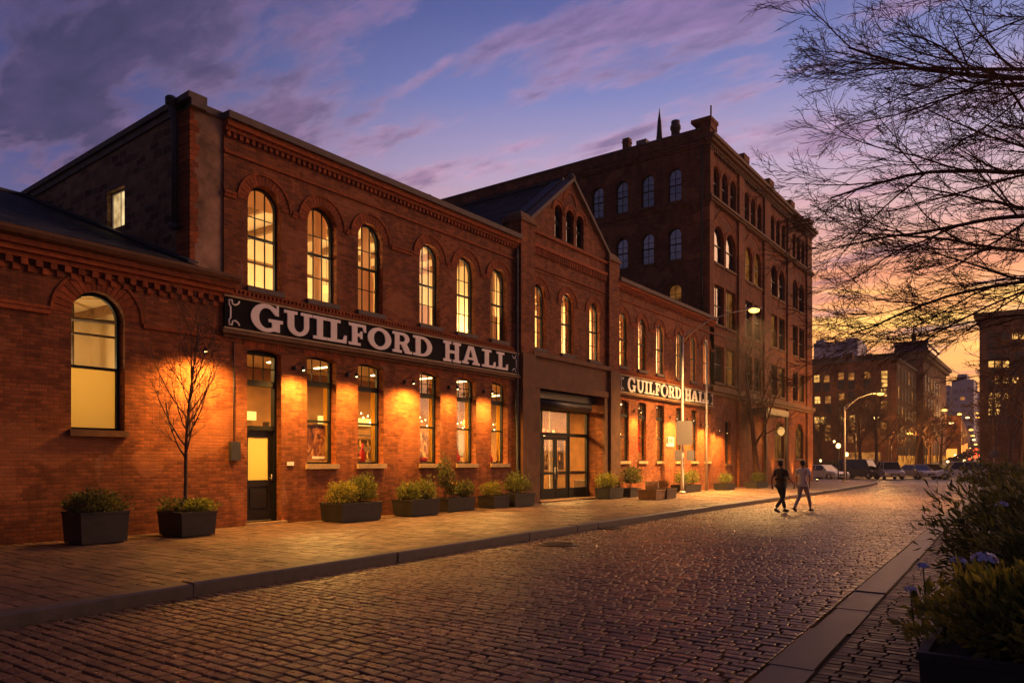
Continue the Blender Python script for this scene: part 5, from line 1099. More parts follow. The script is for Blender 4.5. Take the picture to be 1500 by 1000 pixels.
for (x, y, z, r) in [(-.52, 5.75, 1.05, .055), (-.36, 5.55, 1.10, .075), (-.75, 5.95, .98, .045), (-.80, 5.75, .84, .04), (-.35, 7.3, 1.36, .05), (-.05, 5.2, 1.12, .035), (-.62, 5.6, .80, .03)]:
    fb = MB(); sb = MB(); sb.tube([(x + .06, y + .05, .4), (x + .02, y, z * .7), (x, y, z)], [.008, .006, .005], 5)
    for i in range(44):
        a = rr.uniform(0, 2 * pi); e = rr.uniform(.0, 1.2); d = Vector((cos(a) * cos(e), sin(a) * cos(e), sin(e) * .62)); p = Vector((x, y, z)) + d * r; s_ = d.cross(Vector((0, 0, 1)))
        s_ = (s_.normalized() if s_.length > .01 else Vector((1, 0, 0))) * r * .22; t_ = d.cross(s_).normalized() * r * .22
        fb.add([p - s_, p - t_ + d * .004, p + s_, p + t_ + d * .004], [(0, 1, 2, 3)])
    lb = MB(); leafcloud(lb, (x + .02, y, z * .72), (.10, .10, .12), 16, .11, .03, .6, int(x * 100) + 7)
    fb.build('flower', 'petal_blue', o, fixn=False); k_ = sb.build('stem', 'leaf', o); lb.build('leaves', 'leaf_yellow', k_, fixn=False)
# ================================================================== TREES
def grow(mb, p, d, L, r, lvl, P, rr, out=None):
    """recursive bare branch; P = dict(max, kids, ratio, wander, up, seg)"""
    n = P['seg'][min(lvl, len(P['seg']) - 1)]; pts = [p.copy()]; rad = [r]; dirs = [d.copy()]; q = p.copy(); e = d.copy()
    for i in range(n):
        e = (e + Vector((rr.gauss(0, 1), rr.gauss(0, 1), rr.gauss(0, 1))) * (P.get('wander0', P['wander']) if lvl == 0 else P['wander']) + Vector((0, 0, P['up'][min(lvl, len(P['up']) - 1)]))).normalized()
        q = q + e * (L / n); pts.append(q.copy()); dirs.append(e.copy()); rad.append(max(r * (1 - .72 * (i + 1) / n), P['rmin']))
    sides = (9, 6, 5, 4, 3, 3, 3)[min(lvl, 6)]
    mb[0 if lvl < P.get('split', 1) else 1].tube(pts, rad, sides, False)
    if lvl >= P['max']: return
    kk = P['kids'][min(lvl, len(P['kids']) - 1)]; az = rr.uniform(0, 6.28)
    for k in range(kk):
        f = P['from'] + (1 - P['from']) * (k + rr.random()) / kk if lvl else P.get('from0', .3) + (1 - P.get('from0', .3)) * (k + rr.random()) / kk
        i = min(int(f * n), n - 1); t = f * n - i; pp = pts[i].lerp(pts[i + 1], t); dd = dirs[min(i + 1, n)]
        az += 2.4 + rr.uniform(-.5, .5); ref = Vector((0, 0, 1)) if abs(dd.z) < .9 else Vector((1, 0, 0)); a = dd.cross(ref).normalized(); b = dd.cross(a)
        sp = radians(rr.uniform(*P['spread'])); nd = dd * cos(sp) + (a * cos(az) + b * sin(az)) * sin(sp)
        nd.z *= P.get('flat', 1); nd.normalize()
        rn = (rad[i] * (1 - t) + rad[i + 1] * t) * rr.uniform(.5, .72)
        grow(mb, pp, nd, L * P['ratio'] * rr.uniform(.65, 1.15) * (1.15 - .5 * f), max(rn, P['rmin']), lvl + 1, P, rr)
def bare_tree(loc, d0, L, r, P, seed, label, cat='tree', grp=None, bark='bark', name='bare_tree'):
    rr = random.Random(seed); o = thing(name, loc, label, cat, grp); mb = (MB(), MB())
    grow(mb, Vector(loc), Vector(d0).normalized(), L, r, 0, P, rr)
    mb[0].build('trunk', bark, o, fixn=False); mb[1].build('crown', bark, o, fixn=False); return o
SAP = dict(max=3, kids=[30, 7, 4], ratio=.37, wander=.05, wander0=.012, up=[.0, .14, .10, .08], seg=[16, 7, 4, 3], rmin=.0042, spread=(30, 52), **{'from': .2, 'from0': .28})
bare_tree((-15.05, 8.78, .55), (0, 0, 1), 4.2, .045, SAP, 12, 'slender bare sapling in a planter before the lit brick wall', bark='bark_pale', name='sapling')
ST = dict(max=4, kids=[11, 8, 6, 4], ratio=.46, wander=.08, wander0=.03, up=[.0, .10, .06, .05], seg=[9, 8, 6, 4, 3], rmin=.010, spread=(25, 50), **{'from': .2, 'from0': .28})
bare_tree((-15.2, 47.3, .15), (0, 0, 1), 8.6, .20, ST, 5, 'bare street tree standing before the tall warehouse portico')
# big overhanging tree at the right: trunk just outside the frame, limbs reaching into it
def big_tree():
    base = Vector((1.25, 14.6, 0)); o = thing('overhanging_tree', base, 'huge bare tree whose twiggy limbs overhang the right side of the street', 'tree')
    rr = random.Random(77); tb = MB(); cb = MB(); R_ = Vector((cos(YAW), sin(YAW), 0)); D_ = Vector((-sin(YAW), cos(YAW), 0))
    tb.tube([base, base + Vector((.05, 0, 2)), base + Vector((-.1, .1, 4.2)), base + Vector((.05, .1, 7)), base + Vector((.2, .2, 10)), base + Vector((.2, .3, 13))], [.34, .27, .24, .19, .12, .04], 12)
    P = dict(max=4, kids=[8, 8, 6, 4], ratio=.53, wander=.075, up=[-.006, .006, .015, .02, .02], seg=[12, 9, 7, 5, 3], rmin=.0034, spread=(16, 46), flat=.75, split=1, **{'from': .12, 'from0': .15})
    #   height, direction right, forward, up, length, radius
    limbs = [(3.7, -.75, -.25, .05, 3.8, .05), (4.0, -.85, .30, .08, 4.6, .06), (4.5, -1, .1, .08, 5.8, .085), (4.8, -.9, .5, .10, 5.6, .08), (5.3, -1, -.1, .16, 6.0, .10), (5.9, -.9, -.4, .18, 5.2, .08), (6.3, -1, .3, .14, 6.2, .10), (7.0, -1, -.05, .20, 6.2, .11), (7.6, -.9, .5, .25, 5.8, .085),
             (8.2, -.95, -.2, .22, 5.8, .09), (9.0, -.9, .2, .32, 5.4, .08), (9.8, -.8, -.1, .45, 4.6, .07), (4.5, .9, .2, .3, 4, .08), (6.0, .8, -.5, .35, 4.2, .08), (7.5, .9, .3, .4, 4, .07), (5.2, .1, .9, .3, 4.6, .08), (6.8, -.2, -.9, .35, 4.2, .07), (8.6, .2, .9, .4, 4, .07), (10.5, .3, -.5, .6, 3.4, .06)]
    for h, a, b, c, L, r in limbs:
        d = (R_ * a + D_ * b + Vector((0, 0, c))).normalized(); grow((cb, cb), base + Vector((0, .05, h)), d, L * .76, r * .50, 0, P, rr)
    tb.build('trunk', 'bark', o, fixn=False); cb.build('crown', 'bark', o, fixn=False)
big_tree()
# ================================================================== STREET LAMPS
def street_lamp(x, y, H, arm, d, label, head='lens', power=0, z=.15, col='metal', r=.085, grp='street lamps'):
    o = thing('street_lamp', (x, y, z), label, 'street lamp', grp); d = Vector((d[0], d[1], 0)).normalized(); B = Vector((x, y, z))
    b = MB(); b.tube([B, B + Vector((0, 0, .5)), B + Vector((0, 0, H - .2))], [r * 1.2, r, r * .62], 10); b.lathe((x, y, z), [(r * 2, 0), (r * 2, .06), (r * 1.4, .12)], 10); b.build('pole', col, o)
    pt = lambda f, h: B + d * (arm * f) + Vector((0, 0, H + h))
    b = MB(); b.tube([pt(0, -.55), pt(.15, -.05), pt(.4, .42), pt(.7, .66), pt(.92, .72)], [.045, .042, .036, .03, .028], 8); b.tube([pt(0, -.25), pt(.12, .0)], .03, 6); b.build('arm', col, o)
    b = MB(); hx = pt(1.0, .71); s_ = d.cross(Vector((0, 0, 1))); vs = []
    for f, w, t in ((-.42, .05, .05), (-.25, .12, .08), (.05, .19, .10), (.30, .15, .07), (.42, .05, .03)): 
        c = hx + d * f
        vs += [c + s_ * w - Vector((0, 0, .02)), c + s_ * w * .6 + Vector((0, 0, t)), c - s_ * w * .6 + Vector((0, 0, t)), c - s_ * w - Vector((0, 0, .02))]
    b.add(vs, [(i * 4 + k, i * 4 + (k + 1) % 4, i * 4 + 4 + (k + 1) % 4, i * 4 + 4 + k) for i in range(4) for k in range(4)] + [(0, 1, 2, 3), (19, 18, 17, 16)], True); b.build('lamp_head', col, o)
    b = MB(); b.ell(hx + d * .06 - Vector((0, 0, .07)), .25, .25, .11, 14, 7); b.build('lens', head, o)
    if power and head != 'lens': light('POINT', hx + d * .06 - Vector((0, 0, .3)), power * .6, (1, .45, .11), radius=.2, parent=o)
    elif power: light('SPOT', hx + d * .06 - Vector((0, 0, .20)), power, (1, .52, .16), radius=.16, target=hx + d * .1 - Vector((0, 0, 5)), size=136, blend=.9, parent=o)
    return o
street_lamp(-15.0, 35.0, 8.05, 3.5, (1, .02), 'tall grey street lamp with long curved arm, lit, before the right wing', power=19000)
o = thing('sign_post_panel', (-14.87, 35.0, 3.0), 'blank grey sign panel on the tall lamp post with two smaller plates below', 'sign')
dd = Vector((-.6, .8, 0))
def panel(u0, u1, z0, z1, nm):
    Fp = Fr((-14.88, 34.92, 0), (.82, .57, 0), (.57, -.82, 0)); b = MB(); c = .06
    b.poly([(u0 + c, z0), (u1 - c, z0), (u1, z0 + c), (u1, z1 - c), (u1 - c, z1), (u0 + c, z1), (u0, z1 - c), (u0, z0 + c)], [], Fp, .02, .045); b.build(nm, 'sign_back', o)
panel(-.38, .42, 2.55, 3.75, 'panel'); panel(-.48, -.12, 1.78, 2.3, 'plate'); panel(.12, .50, 1.78, 2.3, 'plate')
o = thing('plain_pole', (-15.4, 39.2, .15), 'thin grey pole without a lamp, right of the tall street lamp', 'pole')
b = MB(); b.tube([(-15.4, 39.2, .15), (-15.4, 39.2, 8.3)], [.07, .05], 8); b.build('pole', 'metal', o); MB().lathe((-15.4, 39.2, 8.28), [(.05, 0), (.075, .05), (.04, .12)], 8).build('cap', 'metal', o)
street_lamp(-13.0, 61.1, 6.0, 2.4, (1, .1), 'grey street lamp with curved arm at the street corner past the warehouse', head='far_lamp', power=2200)
def lantern(x, y, H, label, mat='far_lamp_w', power=0, r=.22, grp='post lanterns by the corner'):
    o = thing('post_lantern', (x, y, .0), label, 'street lamp', grp); b = MB(); b.tube([(x, y, 0), (x, y, H)], [.06, .035], 7); b.build('pole', 'dark_metal', o)
    MB().ell((x, y, H + r), r, r, r * 1.15, 12, 8).build('globe', mat, o); MB().lathe((x, y, H + r * 2.1), [(r * .5, 0), (r * .3, .08), (.02, .14)], 8).build('cap', 'dark_metal', o)
    if power: light('POINT', (x, y, H + r), power, (1, .6, .22), radius=r, parent=o)
def at(px, d): t = (px - 750) / 1091; return d * (-.5889 + .8082 * t), d * (.8082 + .5889 * t)
def zat(py, d): return CH + (676 - py) / 1091 * d
x, y = at(1228, 66); lantern(x, y, zat(656, 66), 'brightest round post lantern behind the corner lamp post', power=1300, r=.2)
x, y = at(1240, 68); lantern(x, y, zat(668, 68), 'lower bright post lantern right of the corner lamp post', power=0, r=.17)
x, y = at(1202, 72); lantern(x, y, zat(676, 72), 'small post lantern beside the far corner of the warehouse', r=.11)
x, y = at(1222, 80); lantern(x, y, zat(648, 80), 'small round lantern high behind the corner lamp post', r=.12)
fl = [(1283, 611, 88, 0), (1332, 634, 100, 1), (1382.8, 600, 105, 2), (1393, 619, 140, 3), (1422, 629, 169, 4), (1424.4, 637.7, 208, 5), (1426, 643.7, 247, 6), (1429, 650.5, 312, 7), (1430, 656, 398, 8), (1431, 660, 498, 9),
      (1445, 621.7, 147, 10), (1443, 632, 181, 11), (1442, 643, 241, 12), (1442.5, 648, 284, 13), (1443, 652, 332, 14), (1444, 656, 398, 15), (1445, 660, 498, 16), (1406, 606, 160, 17), (1417.6, 611, 190, 18), (1431, 605, 200, 19), (1432, 611, 230, 20)]
RANK = ['nearest', 'second nearest', 'third nearest', 'fourth nearest', 'fifth nearest', 'sixth nearest', 'seventh nearest', 'farthest']
ll = ['lit street lamp before the far brick block, by its lit window column', 'lit street lamp by the right corner of the far brick block']
for px, py, d, i in fl:
    x, y = at(px, d); H = zat(py, d) - .7
    if i < 2: lb_ = ll[i]
    elif i < 10: lb_ = RANK[i - 2] + ' lit lamp in the left row down the far street'
    elif i < 17: lb_ = (RANK[:6] + ['farthest'])[i - 10] + ' lit lamp in the right row down the far street'
    else: lb_ = ['leftmost', 'second', 'third', 'lowest'][i - 17] + ' of the four high lamps below the far towers'
    side = 1 if i < 10 else -1
    o = street_lamp(x - side * 2.2, y, H, 2.2, (side, 0), lb_, head='far_lamp' if i % 3 else 'far_lamp_w', power=(5200 if i == 0 else 2600 if i in (1, 2, 3, 4, 5, 10, 11, 17) else 0), z=0, col='dark_metal', grp='lamps down the far street')
    for ch in o.children:
        if ch.name.startswith('lens'): 
            f = 1.4 + max(0, d - 100) / 170; me = ch.data; c = Vector((0, 0, 0))
            for v_ in me.vertices: c += v_.co
            c /= len(me.vertices)
            for v_ in me.vertices: v_.co = c + (v_.co - c) * f
# far traffic and signal lights
rr = random.Random(31)
for i in range(16):
    px = rr.uniform(1398, 1446); d = rr.uniform(150, 330); x, y = at(px, d); red = i % 3 == 0
    o = thing('distant_car_light', (x, y, 0), ('red tail lights' if red else 'pale headlights') + ' of distant traffic, ' + ['far left', 'left', 'centre', 'right'][i % 4] + ' of the far street, no. ' [:0] + ' of the far street' [:0] + '', 'car lights', 'distant traffic lights') if False else None
def far_car(px, d, red, label):
    x, y = at(px, d); o = thing('distant_car', (x, y, 0), label, 'car', 'distant traffic on the far street')
    b = MB(); b.cham(x - .9, x + .9, y - 2.1, y + 2.1, .3, .9, .08); b.build('body', 'dark_metal', o); b = MB(); b.cham(x - .75, x + .75, y - 1.2, y + 1.4, .9, 1.45, .2); b.build('cabin', 'dark_glass', o)
    for s_ in (-1, 1): b = MB(); b.ell((x + s_ * .62, y - 2.14, .72), (.22 if d < 150 else .36), .08, (.18 if d < 150 else .30), 8, 6); b.build('tail_light' if red else 'headlight', 'tail' if red else 'far_lamp_w', o)
    for sx in (-1, 1):
        for sy in (-1, 1): MB().tube([(x + sx * .92, y + sy * 1.3, .32), (x + sx * .70, y + sy * 1.3, .32)], .32, 10).build('wheel', 'rubber', o)
    o.location.z = rise(y)
for i, (px, d, red) in enumerate([(1401, 112, 0), (1408, 125, 0), (1416, 135, 1), (1425, 150, 1), (1433, 165, 1), (1421, 190, 1), (1440, 175, 0), (1412, 175, 0)]):
    far_car(px, d, red, ['nearest distant car with pale headlights, leftmost on the far street', 'distant car with pale headlights right behind the nearest one', 'distant car with red tail lights, leftmost of the red ones', 'distant car with red tail lights in mid street', 'rightmost distant car with red tail lights', 'farthest distant car with red tail lights', 'distant car with pale headlights at the right of the far street', 'small distant car with pale headlights between the two rows of lamps'][i])
FC = [(1397, 120, 0), (1405, 140, 0), (1412, 155, 0), (1419, 165, 1), (1427, 178, 1), (1436, 190, 1), (1430, 215, 1), (1422, 230, 1), (1415, 215, 0), (1438, 240, 1), (1427, 265, 1), (1419, 280, 0), (1443, 145, 0), (1449, 170, 0)]
WH = ['first', 'second', 'third', 'fourth', 'fifth', 'sixth', 'seventh', 'eighth', 'ninth', 'tenth', 'eleventh', 'twelfth', 'thirteenth', 'fourteenth']
for i, (px, d, red) in enumerate(FC): far_car(px, d, red, '%s car of the far queue, showing %s lights' % (WH[i], 'red tail' if red else 'pale head'))
def terrace(side, d0, d1, H, seed, label):
    "row of shops along the far street, lit windows at street level"
    xa, ya = at(1408 if side < 0 else 1449, d0); xb, yb = at(1424 if side < 0 else 1438, d1); o = thing('shop_terrace', (xa, ya, 0), label, 'building')
    u = Vector((xb - xa, yb - ya, 0)); L = u.length; u.normalize(); n = Vector((1, 0, 0)) if side < 0 else Vector((-1, 0, 0)); Ft = Fr((xa, ya, 0), u, n); b = MB(); Ft.box(b, 0, L, 0, H, -14, 0); b.build('wall', 'far_brick', o)
    if side < 0:
        Fe = Fr((xa, ya - .0, 0), (-1, 0, 0), (0, -1, 0))
        for q in range(3): b = MB(); Fe.box(b, .8 + q * 4.4, 3.8 + q * 4.4, 2.2, 4.6, .0, .08); b.build('shop_window', 'shop_lit', o)
    rr = random.Random(seed); k = 0; w = 3.2
    while k * w * 1.35 + w < L and k < 24:
        a = k * w * 1.35 + .5; rz_ = rise(ya + u.y * a)
        if rr.random() < .85: b = MB(); Ft.box(b, a, a + w, .6 + rz_, 3.0 + rz_, 0, .06); b.build('shop_window', 'shop_lit' if rr.random() < .7 else 'shop_lit2', o)
        for z in (4.6 + rz_, 7.6 + rz_): 
            if rr.random() < .5 and z + 2 < H: b = MB(); Ft.box(b, a + .6, a + 1.8, z, z + 1.6, 0, .06); b.build('window', 'lit_far' if rr.random() < .5 else 'dull_glass', o)
        k += 1
M['shop_lit'] = emit('lit_shopfront', (1, .40, .06), 1.1); M['shop_lit2'] = emit('lit_red_shopfront', (1, .16, .04), 1.5)
for i, (px, py, d, m_) in enumerate([(1429, 665, 150, 'tail'), (1431, 658, 190, 'tail')]):
    x, y = at(px, d); o = thing('traffic_signal', (x - 1, y, 0), ('nearer' if i == 0 else 'farther') + ' red traffic signal over the far street', 'traffic signal'); z = zat(py, d)
    b = MB(); b.tube([(x - 1, y, 0), (x - 1, y, z + .8), (x, y, z + .8)], .08, 6); b.build('pole', 'dark_metal', o); b = MB(); b.box(x - .2, x + .2, y - .15, y + .15, z - .7, z + .5); b.build('housing', 'dark_metal', o); b = MB(); b.ell((x, y - .2, z), .26, .1, .26, 10, 6); b.build('red_lens', m_, o)
# ================================================================== FAR BUILDINGS
M['far_brick'] = brick('far_brick', (.27, .090, .038), (.17, .055, .026), (.18, .085, .045), stain=.4, bump=.2)
M['tower'] = plain('haze_blue_concrete', (.34, .36, .58), .7, var=.15, nscale=.1)  # distance haze put into the colour: concrete tinted pale blue
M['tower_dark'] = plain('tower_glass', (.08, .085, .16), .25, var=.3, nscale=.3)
def flat_windows(parent, fr, L, w, h, rail=True):
    for (u, z, mat) in L:
        b = MB(); t = .10
        fr.box(b, u - w / 2 - t, u - w / 2, z - h / 2 - t, z + h / 2 + t, .0, .07); fr.box(b, u + w / 2, u + w / 2 + t, z - h / 2 - t, z + h / 2 + t, .0, .07); fr.box(b, u - w / 2, u + w / 2, z - h / 2 - t, z - h / 2, .0, .09); fr.box(b, u - w / 2, u + w / 2, z + h / 2, z + h / 2 + t, .0, .07)
        if rail: fr.box(b, u - w / 2, u + w / 2, z - .04, z + .04, .0, .06)
        o = b.build('window', 'frame_brown', parent)
        b = MB(); fr.box(b, u - w / 2, u + w / 2, z - h / 2, z + h / 2, .0, .03); b.build('pane', mat, o)
fb_ = thing('corner_block', (-30, 128, 0), 'five-storey dark brick block with scattered lit windows beyond the parked cars', 'building')
b = MB(); b.box(-75, -19.8, 128, 150, 0, 17.6); b.build('wall', 'far_brick', fb_)
b = MB(); b.box(-75.2, -19.6, 127.7, 150.2, 17.602, 18.0); b.build('coping', 'coping', fb_)
b = MB(); b.box(-28, -26.5, 130, 131.5, 18, 19.4); b.box(-24.5, -23.6, 130, 131, 18, 19.0); b.box(-31, -30.7, 130, 130.3, 18, 19.6); b.build('chimney', 'far_brick', fb_)
FF = Fr((0, 128, 0), (1, 0, 0), (0, -1, 0)); a = .4545
def f2(x, y): px = 1180 + x / 4.544; py = 500 + y / 4.544; t = (px - 750) / 1091; d = 128 / (.8082 + .5889 * t); return d * (-.5889 + .8082 * t), CH + (676 - py) / 1091 * d
M['lit_far'] = lit_pane('far_lit_window', (1, .50, .12), 1.0, .9); M['lit_far2'] = lit_pane('far_dim_window', (1, .36, .07), .35, .9)
L = []
for x, y, m_ in [(75, 248, 'lit_far'), (140, 248, 'lit_far2'), (237, 230, 'lit_far2'), (305, 232, 'lit_far2'), (413, 226, 'lit_far2'), (525, 220, 'lit_far'), (525, 277, 'lit_far'), (522, 340, 'lit_far'), (522, 422, 'lit_far2'), (80, 390, 'lit_far'), (150, 388, 'lit_far2'), (240, 368, 'lit_far2'), (78, 525, 'lit_far'), (120, 525, 'lit_far'), (240, 510, 'lit_far'), (310, 515, 'lit_far'), (150, 575, 'lit_far2'), (75, 572, 'lit_far2'), (310, 565, 'lit_far2'), (520, 560, 'lit_far2'),
                 (80, 305, 'dull_glass'), (140, 305, 'dull_glass'), (237, 290, 'dull_glass'), (305, 290, 'dull_glass'), (410, 285, 'dull_glass'), (305, 360, 'dull_glass'), (310, 442, 'dull_glass'), (150, 452, 'dull_glass'), (240, 440, 'dull_glass'), (410, 360, 'dull_glass'), (410, 440, 'dull_glass'), (240, 575, 'dull_glass'), (150, 640, 'lit_far2'), (300, 650, 'lit_far2')]:
    u, z = f2(x, y); L.append((u, z, m_))
flat_windows(fb_, FF, L, .85, 1.15)
FS = Fr((-19.8, 0, 0), (0, 1, 0), (1, 0, 0)); L = []
for k in range(6):
    for z in (3, 6.2, 9.4, 12.6, 15.6): L.append((130 + k * 3.4, z, 'dull_glass' if (k * 3 + int(z)) % 4 else 'lit_far2'))
flat_windows(fb_, FS, L, 1.2, 1.9)
M['shop_glow'] = lit_pane('lit_shop_window', (1, .36, .05), .55, .7)
for k in range(5): q = MB(); FS.box(q, 129.5 + k * 4, 132.3 + k * 4, .5, 2.7, .0, .12); q.build('shop_window', 'shop_glow', fb_)
b = MB(); b.box(-36, -33.5, 127.6, 128, .3, 3.0); b.box(-27, -22, 127.6, 128, .3, 3.2); b.build('shopfront', 'lit_far2', fb_)
tb = thing('turreted_building', (-20, 165, 0), 'dark building with heavy cornice, square turret and rooftop statue at the far street corner', 'building')
b = MB(); b.box(-40, -18.9, 150.5, 185, 0, 20.8); b.build('wall', 'far_brick', tb)
b = MB(); b.box(-40.5, -17.9, 150.2, 185.8, 20.802, 21.5); b.box(-40.3, -18.3, 150.4, 185.4, 20.2, 20.8); b.build('cornice', 'stone', tb)
b = MB(); b.hexa([(-25.5, 160, 21.5), (-19, 160, 21.5), (-19, 180, 21.5), (-25.5, 180, 21.5), (-25, 160.5, 24.2), (-19.6, 160.5, 24.2), (-19.6, 178, 24.2), (-25, 178, 24.2)]); b.box(-25.3, -19.3, 160.2, 179, 24.202, 24.8); b.build('turret', 'tower_dark', tb)
b = MB(); b.lathe((-22.4, 165, 24.8), [(.5, 0), (.5, .5), (.35, .6), (.45, 1.0), (.5, 1.9), (.3, 2.2), (.12, 2.35), (.22, 2.6), (.2, 2.9), (.05, 3.05)], 8); b.build('statue', 'dark_metal', tb)
L = [(y_, z, 'dull_glass' if (int(y_) + int(z)) % 3 else 'lit_far2') for y_ in (153, 157, 161, 165, 169, 173) for z in (4, 8, 12, 16)]
for k in range(6): q = MB(); Fr((-18.9, 0, 0), (0, 1, 0), (1, 0, 0)).box(q, 152 + k * 5.4, 155.5 + k * 5.4, .5, 2.9, .0, .12); q.build('shop_window', 'shop_glow', tb)
flat_windows(tb, Fr((-18.9, 0, 0), (0, 1, 0), (1, 0, 0)), L, 1.8, 2.4)
hb = thing('brick_tower_block', (5, 150, 0), 'tall dark brick apartment block with rows of lit windows at the right edge', 'building')
b = MB(); b.box(-10.4, 36, 150, 175, 0, 26.2); b.build('wall', 'far_brick', hb)
b = MB(); b.box(-11.2, 36.5, 149.2, 175.5, 26.202, 27.0); b.box(-10.8, 36.2, 149.6, 175, 25.7, 26.2); b.build('cornice', 'stone', hb)
HF = Fr((0, 150, 0), (1, 0, 0), (0, -1, 0)); L = []; rr = random.Random(12)
def h2(x, y): px = 1330 + x / 4.165; py = 480 + y / 4.165; t = (px - 750) / 1091; d = 150 / (.8082 + .5889 * t); return d * (-.5889 + .8082 * t), CH + (676 - py) / 1091 * d
cols = [510, 547, 598, 655, 700, 760, 810, 870, 930]; rows = [50, 112, 170, 222, 272, 320, 368, 417, 463, 512, 560]
litset = {(510, 222), (547, 222), (598, 222), (598, 320), (655, 320), (547, 320), (510, 417), (547, 417), (598, 417), (510, 463), (547, 463), (510, 512), (547, 512), (655, 50), (700, 50), (760, 320)}
for cx_ in cols:
    for ry in rows:
        u, z = h2(cx_, ry); L.append((u, z, 'lit_far' if (cx_, ry) in litset else 'dull_glass'))
flat_windows(hb, HF, L, .85, 1.05)
terrace(-1, 165, 420, 12, 3, 'dark terrace with lit shopfronts on the left side of the far street')
terrace(1, 180, 420, 11, 4, 'dark terrace with lit shopfronts on the right side of the far street')
def tower(px0, px1, py, d, depth, label, steps=(), seed=1):
    x0, y0 = at(px0, d); x1, _ = at(px1, d); H = zat(py, d); o = thing('tower_block', ((x0 + x1) / 2, y0, 0), label, 'tower block', 'distant tower blocks')
    b = MB(); b.box(x0, x1, y0, y0 + depth, 0, H)
    for (p0, p1, q) in steps: a, _ = at(p0, d); c, _ = at(p1, d); b.box(a, c, y0 + 2, y0 + depth - 2, H + .01, zat(q, d))
    b.build('wall', 'tower', o)
    Ft = Fr((0, y0, 0), (1, 0, 0), (0, -1, 0)); rr = random.Random(seed); n = max(3, int((x1 - x0) / 3)); b = MB(); lb = MB()
    for f in range(1, int(H / 3.2)):
        for k in range(n):
            u = x0 + (x1 - x0) * (k + .5) / n; q = (x1 - x0) / n * .33
            (Ft.box(lb, u - q, u + q, f * 3.2, f * 3.2 + 1.5, .0, .05) if rr.random() < .16 else Ft.box(b, u - q, u + q, f * 3.2, f * 3.2 + 1.5, .0, .05))
    tag(b.build('window', 'tower_dark', o), kind='stuff'); tag(lb.build('lit_window', 'lit_far2', o), kind='stuff')
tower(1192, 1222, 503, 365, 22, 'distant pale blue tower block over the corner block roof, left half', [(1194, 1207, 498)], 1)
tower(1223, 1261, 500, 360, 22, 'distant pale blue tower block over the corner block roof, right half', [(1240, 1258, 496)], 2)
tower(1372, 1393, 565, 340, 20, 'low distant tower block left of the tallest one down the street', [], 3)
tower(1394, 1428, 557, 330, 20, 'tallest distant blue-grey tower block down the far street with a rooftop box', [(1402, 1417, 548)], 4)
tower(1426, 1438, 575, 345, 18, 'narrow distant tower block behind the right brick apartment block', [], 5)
# hill of roofs closing the far street
b = MB(); x0, y0 = at(1380, 420); x1, _ = at(1440, 420); b.box(x0 - 60, x1 + 60, y0 + 160, y0 + 170, 0, 18); tag(b.build('far_terrace', 'far_brick', None), 'long dark terrace closing the view down the far street', 'building')
# ================================================================== FAR TREES
FT = dict(max=4, kids=[8, 7, 5, 4], ratio=.50, wander=.09, wander0=.035, up=[.0, .08, .05, .03], seg=[7, 6, 5, 3, 3], rmin=.022, spread=(28, 55), **{'from': .2, 'from0': .3})
proto = {}
tl = [(1262, 84, 9.5, 'bare tree left of the far lit window column'), (1283, 82, 9, 'bare tree right behind the parked van'), (1300, 100, 8.5, 'bare tree before the right end of the far brick block'), (1340, 96, 9, 'bushy bare tree before the corner of the far brick block'), (1362, 100, 9.5, 'dense bare tree left of the far street mouth'), (1378, 125, 10, 'dense bare tree just left of the far street'),
      (1205, 80, 8, 'bare tree beside the far end of the warehouse'), (1228, 86, 8, 'bare tree lit yellow behind the corner lanterns'), (1458, 88, 11, 'bare tree at the right of the far street mouth'), (1480, 70, 11, 'tall bare tree before the right apartment block'), (1500, 52, 10, 'nearest bare tree at the right edge beyond the bushes'), (1400, 175, 10, 'small far bare tree in the left row of the far street'), (1455, 140, 11, 'far bare tree under the right apartment block')]
for i, (px, d, H, lb_) in enumerate(tl):
    x, y = at(px, d); k = i % 3
    if k not in proto:
        o = bare_tree((x, y, 0), (0, 0, 1), 8.5, .20, FT, 40 + k, lb_, grp='bare trees round the far crossing'); proto[k] = o
    else:
        o = copy_tree(proto[k]); o.location = (x, y, 0); o.rotation_euler = (0, 0, i * 1.3); o['label'] = lb_
    s_ = H / 9.5; o.scale = (s_ * 1.15, s_ * 1.15, s_)
# low hedges near the corner
for px, d, rx, lb_ in ((1215, 78, 3.2, 'low dark hedge behind the silver car'), (1250, 84, 3.5, 'low dark hedge behind the van'), (1470, 44, 2.6, 'dark hedge under the trees at the right edge')):
    x, y = at(px, d); shrub((x, y, .9), (rx, 1.0, .8), 1500, lb_, 'leaf_dark', 'hedge', .22, .08, int(px), base=0, grp='hedges', name='hedge')
